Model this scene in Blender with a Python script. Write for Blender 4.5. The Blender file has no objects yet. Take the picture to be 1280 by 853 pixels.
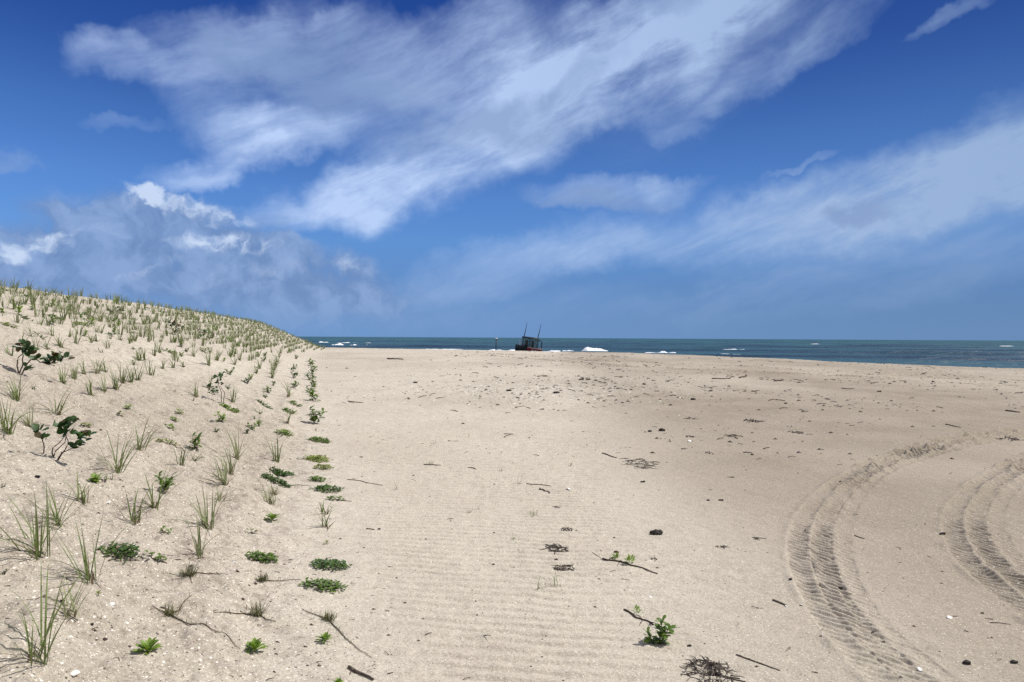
import bpy, math, random
import numpy as np
random.seed(7)
rad = math.radians
SC = bpy.context.scene
COL = SC.collection
F = 853.33          # focal length in photo pixels (24 mm on 36 mm)
CAMZ = 1.6
ROLL = 0.0057
PITCH = -4.2 / F
SEA = -1.2

# ------------------------------------------------------------------ noise
def _h(ix, iy, seed):
    n = (ix.astype(np.int64) * 374761393 + iy.astype(np.int64) * 668265263 + seed * 1442695041) & 0xFFFFFFFF
    n = ((n ^ (n >> 13)) * 1274126177) & 0xFFFFFFFF
    n = n ^ (n >> 16)
    return (n & 0xFFFFFF) / float(0xFFFFFF)
def vnoise(x, y, seed=0):
    x = np.asarray(x, float); y = np.asarray(y, float)
    ix = np.floor(x); iy = np.floor(y)
    fx = x - ix; fy = y - iy
    fx = fx * fx * (3 - 2 * fx); fy = fy * fy * (3 - 2 * fy)
    a = _h(ix, iy, seed); b = _h(ix + 1, iy, seed); c = _h(ix, iy + 1, seed); d = _h(ix + 1, iy + 1, seed)
    return (a + (b - a) * fx) * (1 - fy) + (c + (d - c) * fx) * fy - 0.5
def fbm(x, y, seed=0, oc=3):
    s = 0; a = 1
    for i in range(oc):
        s = s + a * vnoise(x * 2 ** i + 17.3 * i, y * 2 ** i - 9.1 * i, seed + i); a *= .5
    return s
def sstep(a, b, x):
    t = np.clip((x - a) / (b - a), 0, 1); return t * t * (3 - 2 * t)

# ------------------------------------------------------------------ camera frame
fw = np.array([0, math.cos(PITCH), math.sin(PITCH)])
r0 = np.array([1, 0, 0.]); u0 = np.cross(r0, fw)
RT = math.cos(ROLL) * r0 + math.sin(ROLL) * u0
UP = np.cross(RT, fw)
def ray(px, py):
    return fw + RT * ((px - 640) / F) + UP * ((426.5 - py) / F)
def project(x, y, z):
    v = np.stack([np.asarray(x, float), np.asarray(y, float), np.asarray(z, float) - CAMZ], -1)
    d = v @ fw
    return 640 + F * (v @ RT) / d, 426.5 - F * (v @ UP) / d, d

# ------------------------------------------------------------------ terrain height
FY = [-60, 0, 3.17, 4.9, 7.6, 13.8, 27.9, 47, 70, 91, 105, 130, 200, 2500]
FX = [17.5, .14, -.78, -1.29, -2.1, -3.9, -8.1, -13.4, -19.6, -24.9, -31.5, -50, -110, -2200]
SHX = [-2600, -300, -60, -29.5, -13.4, 2, 14.4, 22.4, 26.6, 30.5, 45, 58, 75, 120, 200]
SHY = [1800, 240, 122, 105, 95.4, 85, 77, 59.9, 47.2, 40.7, 18, -10, -60, -400, -2500]
def seg_dist(x, y, PX, PY):
    best = np.full(x.shape, 1e18); sd = np.zeros(x.shape)
    for i in range(len(PX) - 1):
        ax, ay = PX[i], PY[i]; bx, by = PX[i + 1] - ax, PY[i + 1] - ay
        L = bx * bx + by * by
        t = np.clip(((x - ax) * bx + (y - ay) * by) / L, 0, 1)
        dx = x - ax - t * bx; dy = y - ay - t * by
        d2 = dx * dx + dy * dy
        side = np.sign(bx * dy - by * dx)
        m = d2 < best
        best = np.where(m, d2, best); sd = np.where(m, side * np.sqrt(d2), sd)
    return sd
def dune_p(x, y):
    return (np.interp(y, FY, FX) - x) * .961 + .12 * vnoise(y * .35, y * 0 + 3, 5)
def base_h(x, y):
    x = np.asarray(x, float); y = np.asarray(y, float)
    p = dune_p(x, y)
    hc = np.interp(y, [-50, 16, 25, 37, 75, 92, 150, 400], [3.0, 3.1, 3.2, 3.45, 3.6, 3.45, 2.6, 2.0])
    hc = hc + .10 * vnoise(y * .12, p * .12, 21)
    k = np.interp(y, [0, 20, 80], [.335, .345, .42])
    ps = .22 * np.logaddexp(0, np.clip((p - .15) / .22, -60, 400))
    rise = k * ps
    m = .35
    a = np.clip(.5 + .5 * (hc - rise) / m, 0, 1)
    z = hc * (1 - a) + rise * a - m * a * (1 - a)
    z = z - 1.3 * sstep(10, 30, p)
    dm = sstep(.1, 1.5, p)
    near = np.exp(-(x * x + y * y) / 40.0 ** 2)
    z = z + dm * (.10 * fbm(x * .5, y * .5, 3, 2) + .040 * fbm(x * 2.3, y * 2.3, 8, 3))
    z = z + (1 - dm) * (.05 * fbm(x * .18, y * .18, 31, 3) + .014 * fbm(x * 1.1, y * 1.4, 34, 3))
    d = seg_dist(x, y, SHX, SHY)
    ds = np.logaddexp(0, np.clip((d + .3) / .9, -60, 400)) * .9
    land = z - .14 * ds
    return np.maximum(land, -5 + 0 * land) - .0 * near

def at_h(px, py, hf):
    r = ray(px, py)
    t = 1.2 * (400 / 1.2) ** np.linspace(0, 1, 2600)
    X, Y, Z = r[0] * t, r[1] * t, CAMZ + r[2] * t
    g = hf(X, Y)
    b = np.nonzero(Z <= g)[0]
    if len(b) == 0: return None
    i = max(1, b[0]); e0 = Z[i - 1] - g[i - 1]; e1 = Z[i] - g[i]
    f = e0 / max(1e-9, e0 - e1); tt = t[i - 1] + (t[i] - t[i - 1]) * f
    return np.array([r[0] * tt, r[1] * tt, CAMZ + r[2] * tt])
def flat_at(px, py, z=0.):
    r = ray(px, py); t = (z - CAMZ) / r[2]
    return np.array([r[0] * t, r[1] * t, z])

# ---- tyre tracks (drawn on the flat sand)
def resample(P, n):
    P = np.array(P); s = np.r_[0, np.cumsum(np.hypot(*np.diff(P[:, :2], axis=0).T))]
    q = np.linspace(0, s[-1], n)
    return np.stack([np.interp(q, s, P[:, 0]), np.interp(q, s, P[:, 1])], 1), s[-1]
def smooth(P, k=9):
    for _ in range(3):
        Q = np.copy(P)
        for c in (0, 1):
            pad = np.r_[[P[0, c]] * k, P[:, c], [P[-1, c]] * k]
            Q[:, c] = np.convolve(pad, np.ones(2 * k + 1) / (2 * k + 1), 'valid')
        Q[0], Q[-1] = P[0], P[-1]; P = Q
    return P
def extend(W, a, b):
    W = [np.array(w[:2]) for w in W]
    d0 = W[0] - W[1]; d1 = W[-1] - W[-2]
    return [W[0] + d0 / np.hypot(*d0) * a] + W + [W[-1] + d1 / np.hypot(*d1) * b]
T1o = [(1081, 853), (1038, 809), (1006, 762), (983, 707), (979, 676), (989, 645), (1014, 618), (1057, 590), (1104, 571), (1159, 553), (1213, 543), (1264, 538)]
T1i = [(1167, 853), (1124, 829), (1088, 786), (1061, 723), (1055, 676), (1065, 629), (1096, 594), (1143, 577), (1206, 560), (1264, 554)]
T2o = [(1280, 774), (1253, 750), (1213, 723), (1190, 700), (1178, 676), (1174, 649), (1182, 629), (1210, 602), (1253, 582), (1280, 571)]
T2i = [(1300, 720), (1280, 707), (1264, 692), (1253, 668), (1247, 640), (1253, 622), (1280, 600)]
paths = []
for o, i_, ex in ((T1o, T1i, (1.2, 3.0)), (T2o, T2i, (1.6, 2.5))):
    A, _ = resample(extend([flat_at(*q) for q in o], *ex), 240); B, _ = resample(extend([flat_at(*q) for q in i_], *ex), 240)
    A = smooth(A, 5); B = smooth(B, 5)
    D = np.hypot(A[:, None, 0] - B[None, :, 0], A[:, None, 1] - B[None, :, 1]); j = D.argmin(1); Wt = D.min(1)
    Wt = np.clip(Wt, .30, .62); Wt = np.convolve(np.pad(Wt, 12, 'edge'), np.ones(25) / 25, 'valid')
    tg = np.gradient(A, axis=0); tg /= np.hypot(tg[:, 0], tg[:, 1])[:, None]; nr_ = np.stack([-tg[:, 1], tg[:, 0]], 1)
    sgn = np.sign(np.sum((B[j] - A) * nr_, 1).mean())
    for f, st_ in ((.20, .8), (.60, 1.25), (.93, .35)):
        paths.append((smooth(A + nr_ * sgn * (Wt * f)[:, None], 4), float(np.median(Wt)) * .185, (1, st_)))
RA = [(560, 439.5), (640, 444), (760, 452), (860, 456), (960, 461.5), (1035, 465), (1120, 470), (1200, 473.5), (1280, 478), (1360, 482)]
RB = [(560, 442), (640, 447), (780, 458), (860, 462.5), (960, 467), (1040, 471), (1160, 478), (1280, 484.5), (1360, 489)]
for R_ in (RA, RB):
    P, _ = resample([flat_at(*q) for q in R_], 200)
    paths.append((P, .20, (2, 1)))

def track_h(x, y):
    z = np.zeros(x.shape)
    for P, hw, (kind, stg) in paths:
        x0, y0 = P.min(0) - 1; x1, y1 = P.max(0) + 1
        m = np.nonzero((x > x0) & (x < x1) & (y > y0) & (y < y1))[0]
        if len(m) == 0: continue
        seg = np.hypot(*np.diff(P, axis=0).T); cs = np.r_[0, np.cumsum(seg)]
        tg = np.gradient(P, axis=0); tg /= np.hypot(tg[:, 0], tg[:, 1])[:, None]
        for c in range(0, len(m), 20000):
            mm = m[c:c + 20000]
            dx = x[mm][:, None] - P[None, :, 0]; dy = y[mm][:, None] - P[None, :, 1]
            j = np.argmin(dx * dx + dy * dy, 1); r = np.arange(len(mm))
            al = dx[r, j] * tg[j, 0] + dy[r, j] * tg[j, 1]
            d = dx[r, j] * -tg[j, 1] + dy[r, j] * tg[j, 0]
            d2 = np.hypot(dx[r, j], dy[r, j])
            far = (d2 > 1.0); t = cs[j] + al
            ad = np.abs(d)
            ins = 1 - sstep(hw * .86, hw * 1.02, ad)
            n = vnoise(t * 1.3, d * 3, 77)
            if kind == 1:
                bed = -.006 - .006 * n
                ph = t / .074 - d * 13.0 + .5 * vnoise(t * 2, d * 6, 78)
                lug = np.clip(np.sin(2 * math.pi * ph) * 1.5, -1, 1)
                lugw = (.10 + 1.5 * np.clip(vnoise(t * 1.1, d * 4, 79) + .5, 0, 1)) * (.6 + .6 * vnoise(t * 12, d * 12, 76))
                rim = .012 * np.exp(-((ad - hw * 1.10) / .036) ** 2) * (1 + 2.6 * vnoise(t * 9, d * 9, 80))
                fa = .85 + 1.5 * sstep(6.5, 9.5, y[mm])
                zz = fa * ins * (bed * min(1, stg * 1.3) + .0102 * stg * lug * lugw + .010 * vnoise(t * 16, d * 16, 75) + .010 * vnoise(t * 5, d * 7, 74)) + rim * fa * min(1, stg)
            else:
                amp = .55 + 1.2 * np.clip(vnoise(t * .25, d, 81) + .4, 0, 1)
                lug = np.sin(2 * math.pi * (t / .30 + .8 * vnoise(t * 2, d, 82)))
                zz = amp * (ins * (-.11 + .05 * lug) + .095 * np.exp(-((ad - hw * 1.2) / .09) ** 2) * (1 + 1.1 * vnoise(t * 3, d * 5, 83)))
            zz[far] = 0
            z[mm] += zz
    return z

def full_h(x, y):
    x = np.asarray(x, float); y = np.asarray(y, float)
    z = base_h(x, y)
    p = dune_p(x, y)
    r = np.hypot(x, y)
    lod = 1 - sstep(14, 26, r)
    warp = .9 * fbm(x * .8, y * .8, 50, 2) + .35 * fbm(x * 3, y * 3, 51, 2)
    ph = (y + .10 * x) / .105 + warp * 1.3
    rip = np.sin(2 * math.pi * ph); rip = rip + .25 * np.sin(4 * math.pi * ph + .8)
    msk = sstep(.0, .8, -p) * (1 - sstep(.2, 1.3, x - .03 * y)) * (.5 + .9 * np.clip(fbm(x * .6, y * .4, 52, 2) + .5, 0, 1)) * (1 - sstep(9, 15, y))
    z = z + lod * .0068 * rip * msk
    # small wind scour on the dune face and lumps on the flat
    dm = sstep(0, .6, p)
    z = z + lod * dm * (.075 * fbm(x * 3.6, y * 4.2, 60, 4) + .014 * fbm(x * 22, y * 22, 61, 2) + .022 * np.cos(2 * math.pi * (p - .10) / .52) * (.6 + vnoise(x * 1.5, y * 1.5, 64)))
    z = z + lod * (1 - dm) * (.0045 * fbm(x * 9, y * 9, 62, 4))
    rgt = sstep(8, 16, y) * (1 - dm)
    z = z + rgt * .035 * fbm(x * 1.9, y * 1.2, 63, 4)
    z = z + track_h(np.atleast_1d(x).ravel(), np.atleast_1d(y).ravel()).reshape(z.shape)
    return z
GRID = {}
def add_mounds(X, Y, Z):
    for g_ in G:
        if g_[1] < 455: continue
        c = at_h(g_[0], g_[1], base_h)
        if c is None: continue
        k = min(1.3, .25 + g_[2] * c[1] / F * 2.2)
        m = np.nonzero((np.abs(X - c[0]) < .6) & (np.abs(Y - c[1]) < .6))[0]
        dx, dy = X[m] - c[0], Y[m] - c[1]
        Z[m] += k * (.030 * np.exp(-((dx + .05) ** 2 / .016 + (dy - .02) ** 2 / .012)) - .018 * np.exp(-((dx - .12) ** 2 / .014 + (dy + .05) ** 2 / .018)))
    return Z
def look_h(X, Y):
    X = np.asarray(X, float); Y = np.asarray(Y, float)
    r = np.hypot(X, Y); a = np.arctan2(X, Y)
    fr = np.interp(r, GRID['r'], np.arange(len(GRID['r']))); fa = np.interp(a, GRID['a'], np.arange(len(GRID['a'])))
    i = np.clip(fr.astype(int), 0, len(GRID['r']) - 2); j = np.clip(fa.astype(int), 0, len(GRID['a']) - 2)
    u = fr - i; v = fa - j; Z = GRID['z']
    return (Z[i, j] * (1 - v) + Z[i, j + 1] * v) * (1 - u) + (Z[i + 1, j] * (1 - v) + Z[i + 1, j + 1] * v) * u
def at(px, py): return at_h(px, py, look_h)
def gz(x, y): return float(look_h(x, y))

# ------------------------------------------------------------------ helpers
def tag(o, label=None, cat=None, group=None, kind=None):
    if label: o['label'] = label
    if cat: o['category'] = cat
    if group: o['group'] = group
    o['kind'] = kind or 'thing'
    return o
class MB:
    def __init__(s): s.v = []; s.f = []; s.m = []
    def add(s, vs, fs, mi=0):
        b = len(s.v); s.v += [tuple(map(float, q)) for q in vs]; s.f += [tuple(b + i for i in q) for q in fs]; s.m += [mi] * len(fs)
    def blade(s, base, az, L, tilt, bend, w, seg=6, mi=0, fold=.35, tip=.08, twist=0.):
        # thin grass leaf; tilt from vertical, bends outwards
        P = np.array(base, float); a = tilt; vs = []; fs = []
        for i in range(seg + 1):
            t = i / seg
            d = np.array([math.sin(a) * math.cos(az), math.sin(a) * math.sin(az), math.cos(a)])
            sd = np.array([-math.sin(az), math.cos(az), 0.])
            if twist: 
                c, q = math.cos(twist * t), math.sin(twist * t); nn = np.cross(sd, d); sd = sd * c + nn * q
            n = np.cross(sd, d)
            ww = w * (1 - (1 - tip) * t ** 1.7) * (.75 + .5 * min(1, t * 4)) * .8
            vs += [P + sd * ww / 2 + n * ww * fold * .5, P, P - sd * ww / 2 + n * ww * fold * .5]
            P = P + d * (L / seg); a = min(2.6, a + bend / seg * (.4 + 1.2 * t))
        for i in range(seg):
            b = i * 3
            fs += [(b, b + 1, b + 4, b + 3), (b + 1, b + 2, b + 5, b + 4)]
        s.add(vs, fs, mi)
    def leaf(s, base, d, n, L, w, mi=0, cup=.2, shape=.5, droop=.15):
        # broad leaf: base point, direction, normal
        d = np.array(d, float); d /= np.linalg.norm(d); n = np.array(n, float)
        sd = np.cross(d, n); sd /= np.linalg.norm(sd) + 1e-9; n = np.cross(sd, d)
        prof = [(0, .12), (.2, .62), (.45, .98), (.7, .95), (.9, .55), (1, .08)] if shape > .7 else [(0, .10), (.25, .45), (.5, .85), (.72, 1), (.9, .62), (1, .06)]
        vs = []; fs = []
        for t, k in prof:
            c = np.array(base) + d * L * t - n * L * droop * t * t
            e = w * .5 * k
            vs += [c + sd * e + n * e * cup, c, c - sd * e + n * e * cup]
        for i in range(len(prof) - 1):
            b = i * 3
            fs += [(b, b + 1, b + 4, b + 3), (b + 1, b + 2, b + 5, b + 4)]
        s.add(vs, fs, mi)
    def tube(s, pts, r0, r1=None, n=5, mi=0, flat=1.):
        r1 = r0 if r1 is None else r1
        pts = [np.array(p, float) for p in pts]; vs = []; fs = []
        for i, p in enumerate(pts):
            a = pts[max(0, i - 1)]; b = pts[min(len(pts) - 1, i + 1)]
            d = b - a; d /= np.linalg.norm(d) + 1e-9
            up = np.array([0, 0, 1.]) if abs(d[2]) < .9 else np.array([1., 0, 0])
            sd = np.cross(d, up); sd /= np.linalg.norm(sd); u = np.cross(sd, d)
            r = r0 + (r1 - r0) * i / max(1, len(pts) - 1)
            for k in range(n):
                an = 2 * math.pi * k / n
                vs.append(p + sd * math.cos(an) * r + u * math.sin(an) * r * flat)
        for i in range(len(pts) - 1):
            for k in range(n):
                a = i * n + k; b = i * n + (k + 1) % n
                fs.append((a, b, b + n, a + n))
        fs.append(tuple(range(n))[::-1]); fs.append(tuple((len(pts) - 1) * n + k for k in range(n)))
        s.add(vs, fs, mi)
    def lump(s, c, sx, sy, sz, seed=0, mi=0, rough=.3, nu=10, nv=6, top=False):
        vs = []; fs = []
        for j in range(nv + 1):
            th = math.pi * j / nv
            for i in range(nu):
                ph = 2 * math.pi * i / nu
                q = np.array([math.sin(th) * math.cos(ph), math.sin(th) * math.sin(ph), math.cos(th)])
                k = 1 + rough * float(vnoise(q[0] * 1.7 + seed * 3.1, q[1] * 1.7 + q[2] * 2.3, seed)) * 2 if 0 < j < nv else 1
                vs.append((c[0] + q[0] * sx * k, c[1] + q[1] * sy * k, c[2] + q[2] * sz * k))
        for j in range(nv):
            for i in range(nu):
                a = j * nu + i; b = j * nu + (i + 1) % nu
                fs.append((a, a + nu, b + nu, b))
        s.add(vs, fs, mi)
    def box(s, x0, x1, y0, y1, z0, z1, mi=0):
        vs = [(x0, y0, z0), (x1, y0, z0), (x1, y1, z0), (x0, y1, z0), (x0, y0, z1), (x1, y0, z1), (x1, y1, z1), (x0, y1, z1)]
        s.add(vs, [(0, 3, 2, 1), (4, 5, 6, 7), (0, 1, 5, 4), (1, 2, 6, 5), (2, 3, 7, 6), (3, 0, 4, 7)], mi)
    def mesh(s, name, mats, sm=True):
        me = bpy.data.meshes.new(name); me.from_pydata(s.v, [], s.f)
        for m in (mats if isinstance(mats, (list, tuple)) else [mats]): me.materials.append(m)
        if len(set(s.m)) > 1: me.polygons.foreach_set('material_index', s.m)
        me.polygons.foreach_set('use_smooth', [sm] * len(s.f)); me.update()
        return me
    def build(s, name, mats, parent=None, loc=None, sm=True):
        o = bpy.data.objects.new(name, s.mesh(name, mats, sm)); COL.objects.link(o)
        if parent is not None: o.parent = parent
        if loc is not None: o.location = loc
        return o
def empty(name, loc, rz=0):
    o = bpy.data.objects.new(name, None); COL.objects.link(o); o.location = tuple(loc); o.rotation_euler = (0, 0, rz)
    o.empty_display_size = .1
    return o

# ------------------------------------------------------------------ materials
def newmat(name):
    m = bpy.data.materials.new(name); m.use_nodes = True; nt = m.node_tree
    return m, nt, nt.nodes['Principled BSDF'], nt.nodes['Material Output']
def N(nt, t, **kw):
    n = nt.nodes.new(t)
    for k, v in kw.items():
        if k.startswith('i_'):
            key = k[2:]; n.inputs[int(key) if key.isdigit() else key].default_value = v
        else: setattr(n, k, v)
    return n
def mixc(nt, fac, a, b, mode='MIX'):
    n = nt.nodes.new('ShaderNodeMix'); n.data_type = 'RGBA'; n.blend_type = mode
    for s, v in ((n.inputs[0], fac), (n.inputs[6], a), (n.inputs[7], b)):
        if hasattr(v, 'is_output'): nt.links.new(v, s)
        else: s.default_value = v if not isinstance(v, tuple) else (*v, 1)[:4]
    return n.outputs[2]
def ramp(nt, src, lo, hi, a=0., b=1., smooth_=True):
    n = nt.nodes.new('ShaderNodeMapRange')
    if smooth_: n.interpolation_type = 'SMOOTHSTEP'
    n.inputs[1].default_value = lo; n.inputs[2].default_value = hi; n.inputs[3].default_value = a; n.inputs[4].default_value = b
    nt.links.new(src, n.inputs[0]); return n.outputs[0]
def math_(nt, op, a, b=None, clamp=False):
    n = nt.nodes.new('ShaderNodeMath'); n.operation = op; n.use_clamp = clamp
    for s, v in ((n.inputs[0], a), (n.inputs[1], b)):
        if v is None: continue
        if hasattr(v, 'is_output'): nt.links.new(v, s)
        else: s.default_value = v
    return n.outputs[0]

def sand_material():
    m, nt, B, out = newmat('sand'); L = nt.links.new
    geo = N(nt, 'ShaderNodeNewGeometry').outputs['Position']
    tone = N(nt, 'ShaderNodeAttribute', attribute_name='tone').outputs['Fac']
    coarse = N(nt, 'ShaderNodeAttribute', attribute_name='coarse').outputs['Fac']
    col = mixc(nt, tone, (.532, .482, .392), (.272, .230, .174))
    # broad mottling
    n1 = N(nt, 'ShaderNodeTexNoise', i_Scale=.55, i_Detail=5.); L(geo, n1.inputs['Vector'])
    col = mixc(nt, ramp(nt, n1.outputs[0], .35, .7, 0, .35), col, (.44, .375, .31))
    n2 = N(nt, 'ShaderNodeTexNoise', i_Scale=9., i_Detail=6., i_Roughness=.7); L(geo, n2.inputs['Vector'])
    col = mixc(nt, math_(nt, 'MULTIPLY', ramp(nt, n2.outputs[0], .42, .70, 0, .62), math_(nt, 'ADD', math_(nt, 'MULTIPLY', coarse, .9), .28)), col, (.27, .222, .180))
    # grains
    n3 = N(nt, 'ShaderNodeTexNoise', i_Scale=260., i_Detail=3., i_Roughness=.8); L(geo, n3.inputs['Vector'])
    g = ramp(nt, n3.outputs[0], .30, .70, .76, 1.26)
    gr = N(nt, 'ShaderNodeCombineColor'); 
    for i in range(3): L(g, gr.inputs[i])
    col = mixc(nt, 1., col, gr.outputs[0], 'MULTIPLY')
    n4 = N(nt, 'ShaderNodeTexNoise', i_Scale=70., i_Detail=3., i_Roughness=.7); L(geo, n4.inputs['Vector'])
    g = ramp(nt, n4.outputs[0], .3, .7, .84, 1.16)
    gr = N(nt, 'ShaderNodeCombineColor')
    for i in range(3): L(g, gr.inputs[i])
    col = mixc(nt, 1., col, gr.outputs[0], 'MULTIPLY')
    # shell hash: pale and dark flecks
    for sc, thr, c, seed in ((95., .955, (.80, .73, .62), 0), (170., .945, (.80, .76, .70), 5), (120., .965, (.10, .075, .06), 9), (70., .991, (.055, .045, .04), 13), (62., .990, (.82, .78, .71), 17)):
        mp = N(nt, 'ShaderNodeMapping'); mp.inputs['Location'].default_value = (seed, seed * .7, seed * .3); L(geo, mp.inputs[0])
        v = N(nt, 'ShaderNodeTexVoronoi', i_Scale=sc); L(mp.outputs[0], v.inputs['Vector'])
        sp = N(nt, 'ShaderNodeSeparateColor'); L(v.outputs['Color'], sp.inputs[0])
        th = math_(nt, 'SUBTRACT', thr + .02, math_(nt, 'MULTIPLY', coarse, .07))
        pick = math_(nt, 'GREATER_THAN', sp.outputs[0], th)
        shp = ramp(nt, v.outputs['Distance'], .32, .45, 1, 0)
        col = mixc(nt, math_(nt, 'MULTIPLY', math_(nt, 'MULTIPLY', pick, shp), .85), col, c)
    L(col, B.inputs['Base Color']); B.inputs['Roughness'].default_value = .95
    B.inputs['Specular IOR Level'].default_value = .15
    bh = N(nt, 'ShaderNodeTexNoise', i_Scale=140., i_Detail=5., i_Roughness=.75); L(geo, bh.inputs['Vector'])
    bh2 = N(nt, 'ShaderNodeTexNoise', i_Scale=22., i_Detail=4., i_Roughness=.6); L(geo, bh2.inputs['Vector'])
    b1 = N(nt, 'ShaderNodeBump', i_Strength=.55, i_Distance=.006); L(bh.outputs[0], b1.inputs['Height'])
    b2 = N(nt, 'ShaderNodeBump', i_Strength=.5, i_Distance=.012); L(bh2.outputs[0], b2.inputs['Height']); L(b1.outputs[0], b2.inputs['Normal'])
    bh3 = N(nt, 'ShaderNodeTexNoise', i_Scale=3.2, i_Detail=5., i_Roughness=.65); L(geo, bh3.inputs['Vector'])
    b3 = N(nt, 'ShaderNodeBump', i_Strength=.55, i_Distance=.05); L(bh3.outputs[0], b3.inputs['Height']); L(b2.outputs[0], b3.inputs['Normal'])
    L(b3.outputs[0], B.inputs['Normal'])
    return m
def leaf_mat(name, c1, c2, rough=.45, transl=.25, scale=30., spec=.5):
    m, nt, B, out = newmat(name); L = nt.links.new
    oi = N(nt, 'ShaderNodeObjectInfo').outputs['Random']
    geo = N(nt, 'ShaderNodeNewGeometry')
    n = N(nt, 'ShaderNodeTexNoise', i_Scale=scale, i_Detail=2.); L(geo.outputs['Position'], n.inputs['Vector'])
    rp = geo.outputs['Random Per Island']
    f = math_(nt, 'ADD', math_(nt, 'MULTIPLY', rp, .6), math_(nt, 'MULTIPLY', n.outputs[0], .5), True)
    col = mixc(nt, f, c1, c2)
    col = mixc(nt, ramp(nt, oi, 0, 1, 0, .35, False), col, tuple(x * .75 for x in c1))
    L(col, B.inputs['Base Color']); B.inputs['Roughness'].default_value = rough; B.inputs['Specular IOR Level'].default_value = spec
    tr = N(nt, 'ShaderNodeBsdfTranslucent'); L(col, tr.inputs['Color'])
    mx = N(nt, 'ShaderNodeMixShader'); mx.inputs[0].default_value = transl
    L(B.outputs[0], mx.inputs[1]); L(tr.outputs[0], mx.inputs[2]); L(mx.outputs[0], out.inputs[0])
    return m
def plain(name, c1, c2=None, rough=.8, scale=40., bump=.3, spec=.3, detail=4.):
    m, nt, B, out = newmat(name); L = nt.links.new
    tc = N(nt, 'ShaderNodeTexCoord').outputs['Object']
    n = N(nt, 'ShaderNodeTexNoise', i_Scale=scale, i_Detail=detail, i_Roughness=.65); L(tc, n.inputs['Vector'])
    c2 = c2 or tuple(x * .6 for x in c1)
    L(mixc(nt, ramp(nt, n.outputs[0], .35, .65), c1, c2), B.inputs['Base Color'])
    B.inputs['Roughness'].default_value = rough; B.inputs['Specular IOR Level'].default_value = spec
    if bump:
        b = N(nt, 'ShaderNodeBump', i_Strength=bump, i_Distance=.01); L(n.outputs[0], b.inputs['Height']); L(b.outputs[0], B.inputs['Normal'])
    return m
M = {}
M['sand'] = sand_material()
M['grass'] = leaf_mat('beach_grass_green', (.110, .165, .038), (.245, .30, .095), .5, .28)
M['grasspale'] = leaf_mat('beach_grass_pale', (.20, .24, .105), (.35, .37, .19), .55, .30)
M['dry'] = leaf_mat('dry_grass', (.17, .125, .08), (.33, .26, .17), .8, .15)
M['leafdark'] = leaf_mat('leaf_dark_green', (.045, .105, .020), (.12, .20, .040), .42, .25)
M['leafmid'] = leaf_mat('leaf_mid_green', (.085, .165, .025), (.21, .30, .055), .44, .30)
M['leafbright'] = leaf_mat('leaf_bright_green', (.15, .26, .030), (.30, .42, .065), .45, .28)
M['leafyellow'] = leaf_mat('leaf_yellow_green', (.17, .22, .04), (.33, .36, .09), .5, .28)
M['grape'] = leaf_mat('thick_glossy_leaf', (.022, .055, .015), (.075, .15, .03), .42, .12, spec=.4)
M['grapered'] = leaf_mat('reddish_leaf', (.10, .04, .025), (.07, .075, .025), .4, .12)
M['olive'] = leaf_mat('olive_bristle', (.10, .10, .035), (.20, .195, .08), .6, .15)
M['stem'] = plain('brown_stem', (.085, .055, .04), (.04, .025, .02), .8, 60)
M['runner'] = plain('brown_runner', (.13, .10, .065), (.06, .042, .028), .85, 60)
M['wood'] = plain('weathered_driftwood', (.16, .125, .098), (.065, .05, .04), .9, 45, .5)
M['woodgrey'] = plain('grey_driftwood', (.26, .225, .19), (.13, .11, .09), .9, 45, .5)
M['weed'] = plain('dry_seaweed', (.085, .062, .046), (.034, .024, .018), .7, 50, .4)
M['weedgrey'] = plain('faded_seaweed', (.19, .16, .14), (.07, .055, .045), .85, 50, .3)
M['stone'] = plain('dark_stone', (.045, .036, .032), (.018, .015, .014), .75, 60, .5)
M['shell'] = plain('white_shell', (.86, .84, .80), (.72, .69, .63), .45, 50, .2)

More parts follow.
